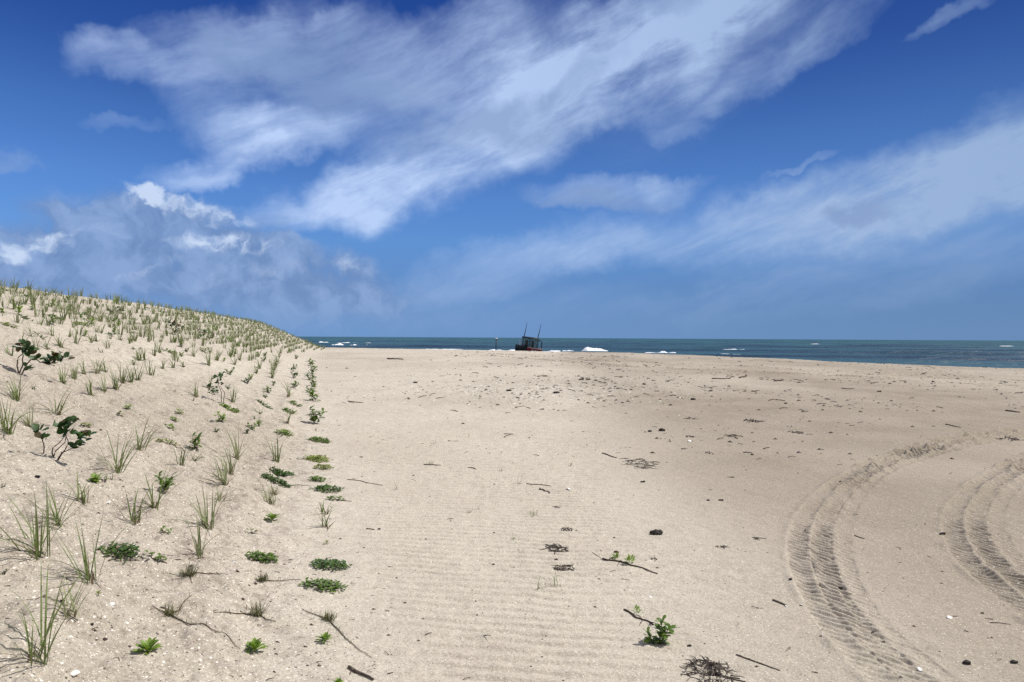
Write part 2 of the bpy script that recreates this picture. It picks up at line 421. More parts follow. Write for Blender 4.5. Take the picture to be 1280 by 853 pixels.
# grass clumps: photo column and row of the foot, height in px, label, blades, spread, lean, dry, pale
G = [
 (51, 827, 112, 'tallest beach grass clump with few upright blades, at the bottom left corner', 11, .55, .15, 0, 0),
 (36, 822, 52, 'withered dark grass blades standing just left of the tallest corner clump', 1, .4, -.1, 7, 0),
 (89, 769, 50, 'short fan of pale blades leaning right, behind the tallest corner clump', 10, .7, .25, 2, 1),
 (115, 727, 74, 'arching grass clump leaning left above the pale fan of blades', 10, .55, -.35, 3, 0),
 (49, 695, 84, 'wide bushy grass clump with blades sweeping far to the left, near the left edge', 17, 1.1, -.25, 3, 0),
 (75, 656, 56, 'grass clump arching to the upper left, behind the wide bushy clump', 11, .8, -.4, 2, 0),
 (103, 628, 40, 'small green grass clump directly left of the bright leafy sprout', 9, .6, -.15, 2, 0),
 (167, 654, 58, 'thin open grass clump with three tall blades, left of the small stones', 8, .75, -.05, 2, 0),
 (146, 590, 60, 'sprawling grass clump with side blades bent to the right', 11, 1.2, .1, 3, 0),
 (175, 562, 40, 'upright thin grass clump behind the sprawling clump', 8, .6, 0, 2, 0),
 (193, 635, 52, 'grass clump with a leafy creeper at its top and one blade arching right', 9, .7, .3, 1, 0),
 (227, 582, 28, 'short stubby pale grass tuft right of the pale flattened creeper', 9, .35, 0, 1, 1),
 (258, 660, 52, 'dense grey green grass clump left of the lone rosette', 15, .65, -.1, 2, 1),
 (249, 694, 46, 'thin wispy pale clump in front of the dense grey green clump', 7, .6, -.1, 5, 1),
 (282, 606, 40, 'nearest of three grey green grass clumps in a diagonal row', 14, .7, -.25, 2, 1),
 (289, 593, 36, 'middle one of three grey green grass clumps in a diagonal row', 13, .6, -.1, 2, 1),
 (296, 574, 36, 'farthest of three grey green grass clumps in a diagonal row', 13, .7, -.1, 2, 1),
 (274, 625, 24, 'sparse little tuft with splayed blades, right of the dense grey green clump', 6, 1., .1, 3, 1),
 (243, 575, 14, 'flattened short tuft bent to the right beside the leafy topped clump', 7, .8, .6, 1, 0),
 (338, 630, 30, 'fine leaning grass tuft in front of the two dark creeper mats', 13, .6, -.45, 2, 1),
 (344, 618, 22, 'brown dry tuft just right of the fine leaning tuft', 3, .5, -.1, 9, 0),
 (346, 577, 30, 'narrow upright grass tuft with a runner to its left', 12, .35, 0, 2, 0),
 (406, 642, 20, 'thin brown grass stalks below the right hand creeper mats', 3, .5, .1, 7, 0),
 (407, 659, 26, 'lowest thin brown stalk clump by the open sand', 4, .5, -.05, 6, 0),
 (360, 529, 20, 'thin brownish tuft below a small creeper in the second row', 6, .5, 0, 4, 0),
 (325, 517, 16, 'short splayed tuft left of the second row tuft', 6, .9, -.3, 3, 1),
 (361, 496, 20, 'dark based tuft leaning left in the second row', 9, .4, -.3, 3, 1),
 (291, 502, 22, 'grass tuft with leaves at its foot below the forked seedling', 9, .5, .1, 2, 0),
 (246, 496, 20, 'grey green splayed tuft left of the forked seedling', 10, .8, 0, 1, 1),
 (262, 486, 24, 'thin dry stalks standing left of the forked seedling', 3, .3, .05, 4, 0),
 (11, 542, 46, 'dense tall grass clump at the left edge behind the sea grape', 18, .7, .05, 2, 0),
 (38, 534, 36, 'tan arching clump between the left edge clump and the sea grape', 9, .9, -.5, 5, 1),
 (71, 518, 35, 'upright grass clump behind the dark sea grape seedling', 12, .6, -.05, 2, 0),
 (21, 500, 33, 'bushy clump under the reddish sea grape near the left edge', 16, .8, -.25, 1, 0),
 (80, 480, 24, 'green clump just under the right end of the trailing sea grape', 11, .5, -.1, 1, 0),
 (92, 474, 20, 'slim tuft right of the clump under the trailing sea grape', 8, .4, .1, 1, 1),
 (105, 468, 22, 'slim leaning tuft, second right of the trailing sea grape', 8, .5, -.3, 1, 1),
 (114, 494, 26, 'front clump at the near end of the long grass row', 10, .45, -.1, 1, 0),
 (131, 490, 24, 'second clump in the long grass row, leaning left', 9, .5, -.4, 1, 1),
 (145, 487, 30, 'third and tallest clump in the long grass row', 11, .35, -.1, 1, 0),
 (154, 479, 27, 'fourth clump of the long grass row', 11, .35, 0, 1, 0),
 (164, 478, 24, 'fifth clump of the long grass row', 11, .4, .1, 1, 0),
 (173, 475, 22, 'sixth clump of the long grass row', 9, .4, .05, 1, 0),
 (188, 469, 20, 'seventh clump of the long grass row, standing alone', 9, .45, 0, 1, 1),
 (204, 461, 16, 'eighth clump of the long grass row, splayed and pale', 7, .8, -.1, 1, 1),
 (217, 460, 14, 'ninth clump of the long grass row, small and dark', 6, .7, -.1, 2, 0),
 (230, 459, 12, 'last small clump at the far end of the long grass row', 6, .5, 0, 1, 0),
 (121, 467, 22, 'slim upright tuft behind the second long row clump', 8, .4, -.1, 1, 1),
 (131, 465, 18, 'small tuft behind the third long row clump', 7, .45, -.3, 1, 0),
 (174, 451, 17, 'dark slim tuft right of two floating leaf tufts', 8, .4, -.1, 1, 0),
 (181, 450, 15, 'slim tuft beside the dark slim tuft', 7, .4, 0, 1, 0),
 (193, 445, 18, 'slender tuft in the upper slope row, left of the paired one', 8, .4, -.1, 1, 0),
 (199, 441, 16, 'slender paired tuft in the upper slope row', 8, .4, 0, 1, 0),
 (351, 442, 12, 'farthest clump of the dense fourth row strip of grass', 12, .45, 0, 1, 1),
 (349, 447, 13, 'sixth clump of the dense fourth row strip of grass', 12, .45, 0, 1, 1),
 (347, 453, 14, 'fifth clump of the dense fourth row strip of grass', 12, .45, 0, 1, 1),
 (345, 458, 14, 'fourth clump of the dense fourth row strip of grass', 12, .45, 0, 1, 0),
 (343, 463, 15, 'third clump of the dense fourth row strip of grass', 12, .45, 0, 1, 1),
 (341, 468, 16, 'second clump of the dense fourth row strip of grass', 12, .45, 0, 1, 0),
 (340, 473, 17, 'nearest clump of the dense fourth row strip of grass', 12, .5, -.1, 2, 1),
 (324, 461, 12, 'farther grass tuft between the leafy plants of the fifth row', 9, .5, 0, 1, 0),
 (320, 467, 13, 'nearer grass tuft between the leafy plants of the fifth row', 9, .5, 0, 1, 0),
 (300, 451, 16, 'light grey green bushy tuft right of the sixth row', 12, .6, .1, 1, 1),
 (293, 456, 14, 'bushy tuft just in front of the light grey green one', 10, .6, 0, 1, 1),
 (272, 449, 12, 'splayed small tuft on the upper part of the sixth row', 8, .9, 0, 1, 1),
 (242, 446, 13, 'pale round tuft left of the sixth row', 10, .5, 0, 1, 1),
 (261, 457, 22, 'taller grey green tuft in the middle of the sixth row', 13, .5, 0, 1, 1),
 (271, 451, 17, 'grey green tuft behind the taller sixth row tuft', 12, .5, 0, 1, 1),
 (12, 444, 16, 'thin tuft near the left edge above the reddish sea grape', 6, .4, -.4, 1, 0),
 (39, 421, 18, 'single tall thin tuft high on the slope at the left', 4, .15, 0, 1, 0),
 (28, 432, 20, 'thin stalk tuft rising behind the reddish sea grape', 5, .2, 0, 1, 0),
 (45, 437, 16, 'pale stalk tuft right of the reddish sea grape top', 5, .2, 0, 2, 1),
 (60, 437, 18, 'open V shaped tuft with a leafy tip on its left', 6, .5, -.3, 1, 1),
 (65, 420, 14, 'short leaning tuft behind the V shaped tuft', 6, .35, -.3, 1, 0),
 (76, 434, 20, 'green V shaped tuft in the upper left slope', 9, .7, 0, 1, 0),
 (95, 430, 18, 'upright bushy tuft right of the green V shaped tuft', 9, .4, 0, 1, 1),
 (87, 421, 12, 'small tuft behind the upright bushy tuft', 6, .4, 0, 1, 1),
 (114, 428, 14, 'tuft arching strongly to both sides on the upper left slope', 7, 1.1, 0, 1, 0),
 (121, 427, 12, 'dark bent tuft right of the strongly arching one', 5, .5, -.5, 1, 0),
 (150, 425, 9, 'little tuft alone on bare sand below the dense upper rows', 5, .6, .1, 1, 0),
 (138, 424, 8, 'faint dry tuft left of the little lone tuft', 3, .8, -.3, 4, 1),
]
# ------------------------------------------------------------------ sand sheet
def grid_object(name, radii, angles, hf, mat, attrs=None, closed=True):
    R_, A_ = np.meshgrid(radii, angles, indexing='ij')
    X = (R_ * np.sin(A_)).ravel(); Y = (R_ * np.cos(A_)).ravel()
    Z = hf(X, Y)
    nr, na = len(radii), len(angles)
    if name == 'sand': Z = add_mounds(X, Y, Z)
    co = np.stack([X, Y, Z], 1)
    if name == 'sand': k_ = 1150; GRID.update(r=np.array(radii), a=np.array(angles[:k_]), z=Z.reshape(nr, na)[:, :k_])
    i = np.arange(nr - 1)[:, None]; j = np.arange(na)[None, :]; jn = (j + 1) % na
    if not closed: j = j[:, :-1]; jn = jn[:, :-1]
    q = np.stack([i * na + j, i * na + jn, (i + 1) * na + jn, (i + 1) * na + j], -1).reshape(-1, 4)[:, ::-1]
    me = bpy.data.meshes.new(name)
    me.vertices.add(len(co)); me.vertices.foreach_set('co', co.astype(np.float32).ravel())
    me.loops.add(q.size); me.loops.foreach_set('vertex_index', q.astype(np.int32).ravel())
    me.polygons.add(len(q)); me.polygons.foreach_set('loop_start', (np.arange(len(q)) * 4).astype(np.int32))
    me.polygons.foreach_set('loop_total', np.full(len(q), 4, np.int32))
    me.update(calc_edges=True)
    me.polygons.foreach_set('use_smooth', np.ones(len(q), bool))
    if attrs:
        for k, fn in attrs.items():
            a = me.attributes.new(k, 'FLOAT', 'POINT'); a.data.foreach_set('value', fn(X, Y).astype(np.float32))
    me.materials.append(mat)
    o = bpy.data.objects.new(name, me); COL.objects.link(o)
    return o
DENSE = rad(43)
ang = np.r_[np.linspace(-DENSE, DENSE, 1150), np.linspace(DENSE, 2 * math.pi - DENSE, 110)[1:-1]]
radii = np.r_[0.02, np.linspace(.4, 2.2, 12)[:-1], 2.2 * (13 / 2.2) ** np.linspace(0, 1, 980)[:-1], 13 * (60 / 13) ** np.linspace(0, 1, 380)[:-1], 60 * (150 / 60) ** np.linspace(0, 1, 110), 150 * (6000 / 150) ** np.linspace(0, 1, 30)[1:]]
def tone_f(X, Y):
    p = dune_p(X, Y)
    t = .06 + .84 * sstep(-.1, 2.9, X - .05 * Y + .5 * fbm(X * .3, Y * .3, 90, 3)) * (1 - .55 * sstep(8, 30, Y))
    t = t + .40 * sstep(-.1, .8, p) * (1 - sstep(8, 30, Y)) + .60 * fbm(X * .25, Y * .12, 91, 4) + .25 * sstep(10, 25, Y) * sstep(0, 10, X)
    return np.clip(t, 0, 1)
def coarse_f(X, Y):
    p = dune_p(X, Y)
    return np.clip(.18 + .75 * sstep(-.5, .4, p) + .3 * fbm(X * .8, Y * .8, 92, 2), 0, 1)
sand = grid_object('sand', radii, ang, full_h, M['sand'], dict(tone=tone_f, coarse=coarse_f))
tag(sand, 'pale sand beach with tyre tracks, rising into a dune on the left', 'sand', kind='structure')

# ------------------------------------------------------------------ sea
def sea_mat():
    m, nt, B, out = newmat('sea_water'); L = nt.links.new
    geo = N(nt, 'ShaderNodeNewGeometry').outputs['Position']
    mp = N(nt, 'ShaderNodeMapping'); mp.inputs['Rotation'].default_value = (0, 0, rad(18)); mp.inputs['Scale'].default_value = (.35, 1, 1); L(geo, mp.inputs[0])
    n1 = N(nt, 'ShaderNodeTexNoise', i_Scale=.035, i_Detail=4.); L(mp.outputs[0], n1.inputs['Vector'])
    ln = N(nt, 'ShaderNodeVectorMath', operation='LENGTH'); L(geo, ln.inputs[0])
    far = ramp(nt, ln.outputs['Value'], 120, 700)
    col = mixc(nt, far, (.026, .078, .098), (.028, .108, .106))
    col = mixc(nt, ramp(nt, n1.outputs[0], .42, .62), col, (.010, .028, .048))
    # scattered whitecaps
    n5 = N(nt, 'ShaderNodeTexNoise', i_Scale=.16, i_Detail=6., i_Roughness=.6); L(mp.outputs[0], n5.inputs['Vector'])
    wc = ramp(nt, n5.outputs[0], .735, .775)
    col = mixc(nt, math_(nt, 'MULTIPLY', wc, .6), col, (.7, .75, .78))
    L(col, B.inputs['Base Color']); B.inputs['Roughness'].default_value = .38; B.inputs['IOR'].default_value = 1.33
    B.inputs['Specular IOR Level'].default_value = .2
    n2 = N(nt, 'ShaderNodeTexNoise', i_Scale=.9, i_Detail=7., i_Roughness=.6); L(mp.outputs[0], n2.inputs['Vector'])
    n3 = N(nt, 'ShaderNodeTexNoise', i_Scale=.12, i_Detail=4., i_Roughness=.6); L(mp.outputs[0], n3.inputs['Vector'])
    b = N(nt, 'ShaderNodeBump', i_Strength=1., i_Distance=.35); L(n2.outputs[0], b.inputs['Height'])
    b2 = N(nt, 'ShaderNodeBump', i_Strength=1., i_Distance=2.2); L(n3.outputs[0], b2.inputs['Height']); L(b.outputs[0], b2.inputs['Normal'])
    L(b2.outputs[0], B.inputs['Normal'])
    return m
M['sea'] = sea_mat()
SWELLS = []
for px0, px1, py, h, w in ((757, 812, 439.5, .34, 1.6), (850, 905, 436.5, .55, 3.), (985, 1060, 441, .3, 3.), (1120, 1270, 442, .35, 4.), (600, 760, 433, .3, 4.), (1000, 1110, 432, .5, 7.), (470, 600, 432.5, .35, 5.)):
    a = flat_at(px0, py, SEA); b = flat_at(px1, py + (px1 - px0) * .01, SEA); SWELLS.append((a, b, h, w))
def sea_h(X, Y):
    z = np.full(X.shape, SEA); r = np.hypot(X, Y); f = np.exp(-r / 900)
    for wl, amp, an, s in ((9, .07, 60, 1), (15, .10, 70, 2), (6, .04, 48, 3), (24, .12, 66, 4)):
        dx, dy = math.cos(rad(an)), math.sin(rad(an))
        t = (X * dx + Y * dy) / wl
        z = z + f * amp * (np.sin(2 * math.pi * (t + 1.3 * fbm(X * .03, Y * .03, s, 2)))) * (1 + 1.2 * fbm(X * .02, Y * .05, s + 9, 2))
    for a, b, h, w in SWELLS:
        d = seg_dist(X, Y, [a[0], b[0]], [a[1], b[1]]); z = z + h * np.exp(-(d / w) ** 2)
    return z
sang = np.r_[np.linspace(-rad(48), rad(50), 700), np.linspace(rad(50), 2 * math.pi - rad(48), 80)[1:-1]]
sr = 22 * (30000 / 22) ** (np.linspace(0, 1, 620) ** 1.35)
sea = grid_object('sea_water', sr, sang, sea_h, M['sea'])
tag(sea, 'teal blue ocean water reaching the horizon', 'sea', kind='structure')

m, nt, B, out = newmat('sea_foam')
tc = N(nt, 'ShaderNodeNewGeometry').outputs['Position']
n = N(nt, 'ShaderNodeTexNoise', i_Scale=1.6, i_Detail=6., i_Roughness=.7); nt.links.new(tc, n.inputs['Vector'])
nt.links.new(mixc(nt, ramp(nt, n.outputs[0], .45, .75), (.86, .88, .90), (.50, .58, .63)), B.inputs['Base Color'])
b = N(nt, 'ShaderNodeBump', i_Strength=.8, i_Distance=.15); nt.links.new(n.outputs[0], b.inputs['Height']); nt.links.new(b.outputs[0], B.inputs['Normal'])
B.inputs['Roughness'].default_value = .8
M['foam'] = m
def breaker(name, px0, px1, pyb, hpx, label, seed, depth=2.0, cat='breaking wave', flatten=0):
    a = flat_at(px0, pyb, SEA); b = flat_at(px1, pyb, SEA)
    Ym = (a[1] + b[1]) / 2; h = hpx * Ym / F * (.82 if seed == 1 else .72)
    mb = MB(); nu, nv = 70, 9; vs = []; fs = []
    for i in range(nu + 1):
        u = i / nu; c = a + (b - a) * u
        env = math.sin(math.pi * u) ** .55 * max(.22, .62 + 1.2 * float(fbm(u * (4 + (px1 - px0) * .08), seed, seed, 3)))
        if seed == 1: env = (sstep(0, .25, u) * (1 - .85 * sstep(.45, 1, u))) * (.9 + .2 * float(fbm(u * 5, 2, 3, 2)))
        for j in range(nv + 1):
            v = j / nv; y = (v - .5) * depth * (.6 + .8 * env)
            hh = h * env * max(0, math.sin(math.pi * v)) ** .7 * (1 + .45 * float(fbm(u * 14, v * 2.5, seed + 5, 3)))
            vs.append((c[0] - (a[0] + b[0]) / 2, c[1] - Ym + y, hh - .05 + .04))
    for i in range(nu):
        for j in range(nv):
            q = i * (nv + 1) + j; fs.append((q, q + nv + 1, q + nv + 2, q + 1))
    mb.add(vs, fs)
    o = mb.build(name, M['foam'], loc=((a[0] + b[0]) / 2, Ym, SEA + .02))
    tag(o, label, cat, 'breaking waves off the beach'); return o
breaker('breaking_wave', 724, 764, 439.6, 6.2, 'tall white breaking wave just right of the grounded boat', 1, 3.)
breaker('breaking_wave', 806, 850, 441.6, 3.0, 'low choppy line of white surf well right of the boat', 2, 2.5)
breaker('breaking_wave', 846, 925, 443.2, 1.2, 'faint thin surf right of the low choppy line', 12, 2)
breaker('breaking_wave', 903, 932, 437.4, 1.3, 'lone faint streak of foam farther out, right of centre', 13, 3)
breaker('breaking_wave', 1012, 1026, 430.4, .8, 'tiny distant whitecap near the horizon, left one of the right pair', 14, 5)
breaker('breaking_wave', 1252, 1266, 433., .9, 'tiny distant whitecap near the horizon at the far right', 15, 5)
breaker('breaking_wave', 676, 732, 439.6, 1.8, 'thin white surf between the boat and the tall breaking wave', 3, 2.5)
breaker('breaking_wave', 580, 655, 438.6, 1.9, 'white surf behind the marker post and left of the boat', 4, 3.)
breaker('breaking_wave', 455, 590, 437.0, 1.0, 'long thin line of surf left of the marker post', 5, 2.)
breaker('breaking_wave', 415, 430, 431.6, 2.6, 'round white breaker closest to the tip of the dune', 6, 4)
breaker('breaking_wave', 398, 411, 428.6, 2.2, 'leftmost white breaker showing just above the dune tip', 7, 6)
breaker('breaking_wave', 422, 464, 429.0, 1.3, 'long white crest of the farther breakers left of centre', 8, 6)
breaker('breaking_wave', 438, 446, 432.0, 1.8, 'small white breaker under the long far crest', 9, 4)
breaker('breaking_wave', 457, 465, 432.4, 1.2, 'faint small breaker at the right end of the left surf', 10, 4)

# ------------------------------------------------------------------ plants
def blades(mb, n, H, spread, rnd, lean=(0, 0), wid=.006, mi=0, seg=6, maxtilt=.75, rad0=.02, bendk=1.):
    for k in range(n):
        az = rnd.uniform(0, 2 * math.pi); t = rnd.random() ** .8
        tilt = .06 + maxtilt * t * spread
        L = H * rnd.uniform(.55, 1.12) * (1 + .25 * t)
        dx = math.sin(tilt) * math.cos(az) + lean[0] * .6; dy = math.sin(tilt) * math.sin(az) + lean[1] * .6
        az2 = math.atan2(dy, dx); tilt2 = min(1.25, math.hypot(dx, dy))
        b = (rnd.gauss(0, rad0) , rnd.gauss(0, rad0), -.012)
        mb.blade(b, az2, L, tilt2, bendk * rnd.uniform(.1, 1.3) * (.35 + t), wid * rnd.uniform(.7, 1.25), seg, mi, twist=rnd.uniform(-1, 1))
def grass(px, py, hpx, label, n=12, spread=1., lean=0., dry=3, pale=0, wid=None, seed=None, group='beach grass clumps planted on the dune', bendk=1.):
    rnd = random.Random(seed if seed is not None else int(px * 31 + py * 17))
    c = at(px, py); H = hpx * c[1] / F * .97
    root = empty('beach_grass', c); tag(root, label, 'beach grass', group)
    w = wid or (.0058 + .0008 * c[1]); w = min(w, .020)
    mb = MB(); blades(mb, int(n * 1.15) + 1, H * 1.12, spread, rnd, (lean, rnd.uniform(-.1, .1)), w, maxtilt=.8, rad0=.010 + .0018 * n * .5, bendk=bendk)
    for k in range(max(1, n // 5)):      # blades folded over and lying on the sand
        mb.blade((rnd.gauss(0, .012), rnd.gauss(0, .012), -.01), rnd.uniform(0, 6.28), H * rnd.uniform(.6, 1.1), rnd.uniform(.7, 1.1), rnd.uniform(.6, 1.3), w * .9, 7, twist=rnd.uniform(-1, 1))
    mb.build('green_blades', M['grasspale'] if pale else M['grass'], root)
    if dry:
        mb = MB(); blades(mb, dry, H * .75, 1.3, rnd, (lean * .5 - .15, 0), w * .8, maxtilt=1.1, rad0=.014)
        for k in range(4): mb.blade((rnd.gauss(0, .012), rnd.gauss(0, .012), -.01), rnd.uniform(0, 6.28), H * .22, .3, .3, w * 1.6, 3)
        mb.build('dry_blades', M['dry'], root)
    return root
def conform(pts, c, lift):
    return [(x - c[0], y - c[1], gz(x, y) - c[2] + lift) for x, y in pts]
def wander(a, b, n, amp, rnd):
    a = np.array(a[:2]); b = np.array(b[:2]); d = b - a; L = np.hypot(*d) + 1e-9; nrm = np.array([-d[1], d[0]]) / L
    off = 0; out = []
    ph = rnd.uniform(0, 6)
    for i in range(n + 1):
        t = i / n
        off = amp * L * (math.sin(t * 5 + ph) - math.sin(ph) * (1 - t) - math.sin(5 + ph) * t) * .6 + rnd.gauss(0, amp * L * .15) * (0 < i < n)
        out.append(tuple(a + d * t + nrm * off))
    return out
def mat_leaves(mb, rnd, W, D, n, ls, h=.03, mi=0, c=None, rot=0.):
    for k in range(n):
        r = math.sqrt(rnd.random()) * (.7 + .3 * rnd.random()); an = rnd.uniform(0, 6.283)
        x = r * math.cos(an) * W / 2; y = r * math.sin(an) * D / 2
        x, y = x * math.cos(rot) - y * math.sin(rot), x * math.sin(rot) + y * math.cos(rot)
        z = h * (1 - r * r) * rnd.uniform(.3, 1.) + .004
        if c is not None: z += gz(c[0] + x, c[1] + y) - c[2]
        a2 = rnd.uniform(0, 6.283); el = rnd.uniform(.0, .8)
        d = (math.cos(a2) * math.cos(el), math.sin(a2) * math.cos(el), math.sin(el))
        nrm = (-math.cos(a2) * math.sin(el) + rnd.gauss(0, .2), -math.sin(a2) * math.sin(el) + rnd.gauss(0, .2), math.cos(el))
        L = ls * rnd.uniform(.7, 1.25)
        mb.leaf((x, y, z), d, nrm, L, L * rnd.uniform(.5, .68), mi, cup=.25)
def creeper(px, py, wpx, label, mat='leafmid', dens=1., ratio=1.5, runner=None, h=.035, ls=.026, rot=0., mat2=None, cat='creeping plant', group='low creeping plants on the dune'):
    rnd = random.Random(int(px * 7 + py * 13)); c = at(px, py)
    W = wpx * c[1] / F * 1.15; D = W * ratio * .66
    c2 = c + np.array([0, D * .25, 0]); c2[2] = gz(c2[0], c2[1])
    root = empty('creeping_plant', c2); tag(root, label, cat, group)
    ls = max(ls, c[1] * .0045); ls = min(ls, W * .5)
    n = int(max(14, min(200, 1.7 * dens * W * D * .785 / (ls * ls * .5))))
    mb = MB(); mat_leaves(mb, rnd, W, D, n, ls, h, 0, c2, rot)
    mb.build('foliage', M[mat], root)
    if mat2:
        mb = MB(); mat_leaves(mb, rnd, W * .8, D * .8, n // 4, ls, h * .7, 0, c2, rot); o = mb.build('foliage', M[mat2], root)
    mb = MB()
    for k in range(4):
        an = rnd.uniform(0, 6.28); e = (c2[0] + math.cos(an) * W * .45, c2[1] + math.sin(an) * D * .45)
        mb.tube(conform(wander(c2, e, 5, .08, rnd), c2, .004), .0022, .0015, 4)
    if runner:
        e = at(*runner); mb.tube(conform(wander(c2, e, 14, .05, rnd), c2, .004), .0032 + c[1] * .0002, .002, 5)
    mb.build('stem', M['runner'], root)
    return root
def rosette(px, py, wpx, label, mat='leafbright', n=26, group='bright leafy rosettes on the dune', up=1.):
    rnd = random.Random(int(px * 3 + py)); c = at(px, py); W = wpx * c[1] / F
    mb = MB(); c0 = c + np.array([0, W * .2, 0]); c0[2] = gz(c0[0], c0[1])
    for k in range(n):
        t = k / n; a = k * 2.39996 + rnd.uniform(-.2, .2); el = .25 + 1.05 * (1 - t) ** .8 * up
        L = W * .5 * rnd.uniform(.8, 1.12) * (.75 + .3 * t)
        d = (math.cos(a) * math.cos(el), math.sin(a) * math.cos(el), math.sin(el)); nrm = (-math.cos(a) * math.sin(el), -math.sin(a) * math.sin(el), math.cos(el))
        mb.leaf((math.cos(a) * W * .04, math.sin(a) * W * .04, .004 + .01 * (1 - t)), d, nrm, L, L * .36, cup=.35, droop=.22)
    root = empty('leafy_rosette', c0); tag(root, label, 'leafy plant', group)
    mb.build('foliage', M[mat], root)
    mb = MB()
    mb.tube([(0, 0, -.02), (0, 0, .012)], W * .05, W * .03, 6)
    mb.build('stem', M['stem'], root)
    return root
def bristle(px, py, wpx, label, run=(), mat='olive', dark=0):
    rnd = random.Random(int(px * 5 + py)); c = at(px, py); W = wpx * c[1] / F
    root = empty('running_grass', c); tag(root, label, 'running grass', 'bristly running grass on the dune foot')
    mb = MB()
    for k in range(75):
        x, y = rnd.gauss(0, W * .17), rnd.gauss(0, W * .14)
        mb.blade((x, y, -.003), rnd.uniform(0, 6.28), W * rnd.uniform(.3, .75), rnd.uniform(.1, 1.25), rnd.uniform(0, .5), .0048, 3)
    mb.build('tuft', M[mat], root)
    if run:
        mb = MB(); mb2 = MB(); 
        for e in run:
            e = at(*e); P = wander(c, e, 18, .035, rnd); q = conform(P, c, .004); mb.tube(q, .0030, .0013, 5)
            L = np.hypot(e[0] - c[0], e[1] - c[1])
            for i in range(int(L / .007)):
                t = i / (L / .007)
                if rnd.random() > 1.05 - .95 * t: continue
                k = min(len(q) - 2, int(t * (len(q) - 1))); f = t * (len(q) - 1) - k
                b = np.array(q[k]) * (1 - f) + np.array(q[k + 1]) * f
                mb2.blade(b, rnd.uniform(0, 6.28), rnd.uniform(.012, .036), rnd.uniform(.6, 1.5), .2, .0034, 2)
        mb.build('runner', M['runner'], root)
        if mb2.f: mb2.build('side_leaves', M['olive'], root)
    return root
def shrub(px, py, label, branches, leafcl, S, cat='sea grape seedling', lsz=.055, stem=.006, red=.15):
    """branches: polylines in photo px offsets from the base; leafcl: (dx, dy up, n)"""
    rnd = random.Random(int(px + py)); c = at(px, py); k = c[1] / F
    root = empty('young_shrub', c); tag(root, label, cat, 'young broad leaved shrubs on the dune')
    mb = MB()
    for br in branches:
        y0 = rnd.uniform(-.03, .03); pts = []
        for i, (dx, dy) in enumerate(br):
            pts.append((dx * k, y0 * i / len(br) + rnd.gauss(0, .004), dy * k - (.015 if i == 0 else 0)))
        # densify
        q = []
        for a, b in zip(pts[:-1], pts[1:]):
            for t in (0, .33, .66): q.append(tuple(np.array(a) * (1 - t) + np.array(b) * t + np.array([rnd.gauss(0, .002)] * 3)))
        q.append(pts[-1]); mb.tube(q, stem, stem * .55, 6)
    mb.build('stem', M['stem'], root)
    mb = MB(); mr = MB()
    for dx, dy, n, w in leafcl:
        for i in range(int(n * 1.6)):
            a = i * 2.4 + rnd.uniform(-.4, .4); el = rnd.uniform(.1, 1.2)
            d = (math.cos(a) * math.cos(el), math.sin(a) * math.cos(el), math.sin(el))
            o = np.array([dx * k, rnd.uniform(-.03, .03), dy * k]) + np.array([rnd.gauss(0, w * k * .22), rnd.gauss(0, w * k * .2), rnd.gauss(0, w * k * .2)])
            nn = (rnd.gauss(0, .5) - math.cos(a) * .4, rnd.gauss(-.5, .5), 1)
            (mr if rnd.random() < red else mb).leaf(o, d, nn, lsz * rnd.uniform(.75, 1.15), lsz * rnd.uniform(.7, .95), cup=.15, shape=.9, droop=.1)
    mb.build('foliage', M['grape'], root)
    if mr.f: mr.build('old_leaves', M['grapered'], root)
    return root
def sprig(px, py, hpx, label, mat='leafmid', leafn=14, cat='leafy sprout', lw=.5, group='leafy sprouts on the dune', lean=0.):
    """small bushy plant: a few short stems, each with a whorl of leaves"""
    rnd = random.Random(int(px * 11 + py * 3)); c = at(px, py); H = hpx * c[1] / F * .96
    root = empty('leafy_sprout', c); tag(root, label, cat, group)
    mb = MB(); ms = MB(); nst = 2 if leafn < 10 else 4
    for s_ in range(nst):
        an0 = rnd.uniform(0, 6.28); sp = rnd.uniform(.08, .5) * H
        top = np.array([math.cos(an0) * sp + lean * H * .4, math.sin(an0) * sp, H * rnd.uniform(.35, .78)])
        b0 = np.array([top[0] * .2, top[1] * .2, -.012])
        ms.tube([b0, (b0 + top) / 2 + np.array([0, 0, H * .05]), top], .0022 + .00025 * c[1], .0016, 5)
        for i in range(max(5, int(leafn * .7))):
            t = rnd.uniform(.15, 1); a = i * 2.4 + rnd.uniform(-.4, .4); el = rnd.uniform(-.1, 1.1)
            L = H * rnd.uniform(.24, .38)
            d = (math.cos(a) * math.cos(el), math.sin(a) * math.cos(el), math.sin(el)); nrm = (-math.cos(a) * math.sin(el) + rnd.gauss(0, .25), -math.sin(a) * math.sin(el) + rnd.gauss(0, .25), math.cos(el))
            p = b0 * (1 - t) + top * t; mb.leaf(p, d, nrm, L, L * lw * rnd.uniform(.8, 1.2), cup=.2, shape=.5, droop=.2)
    ms.build('stem', M['stem'], root); mb.build('foliage', M[mat], root)
    return root

# --- grass clumps, one by one (px, py of the foot, height in px, label, blades, spread, lean, dry, pale)
for g_ in G:
    grass(g_[0], g_[1], g_[2], g_[3], n=g_[4], spread=g_[5], lean=g_[6], dry=g_[7], pale=g_[8])

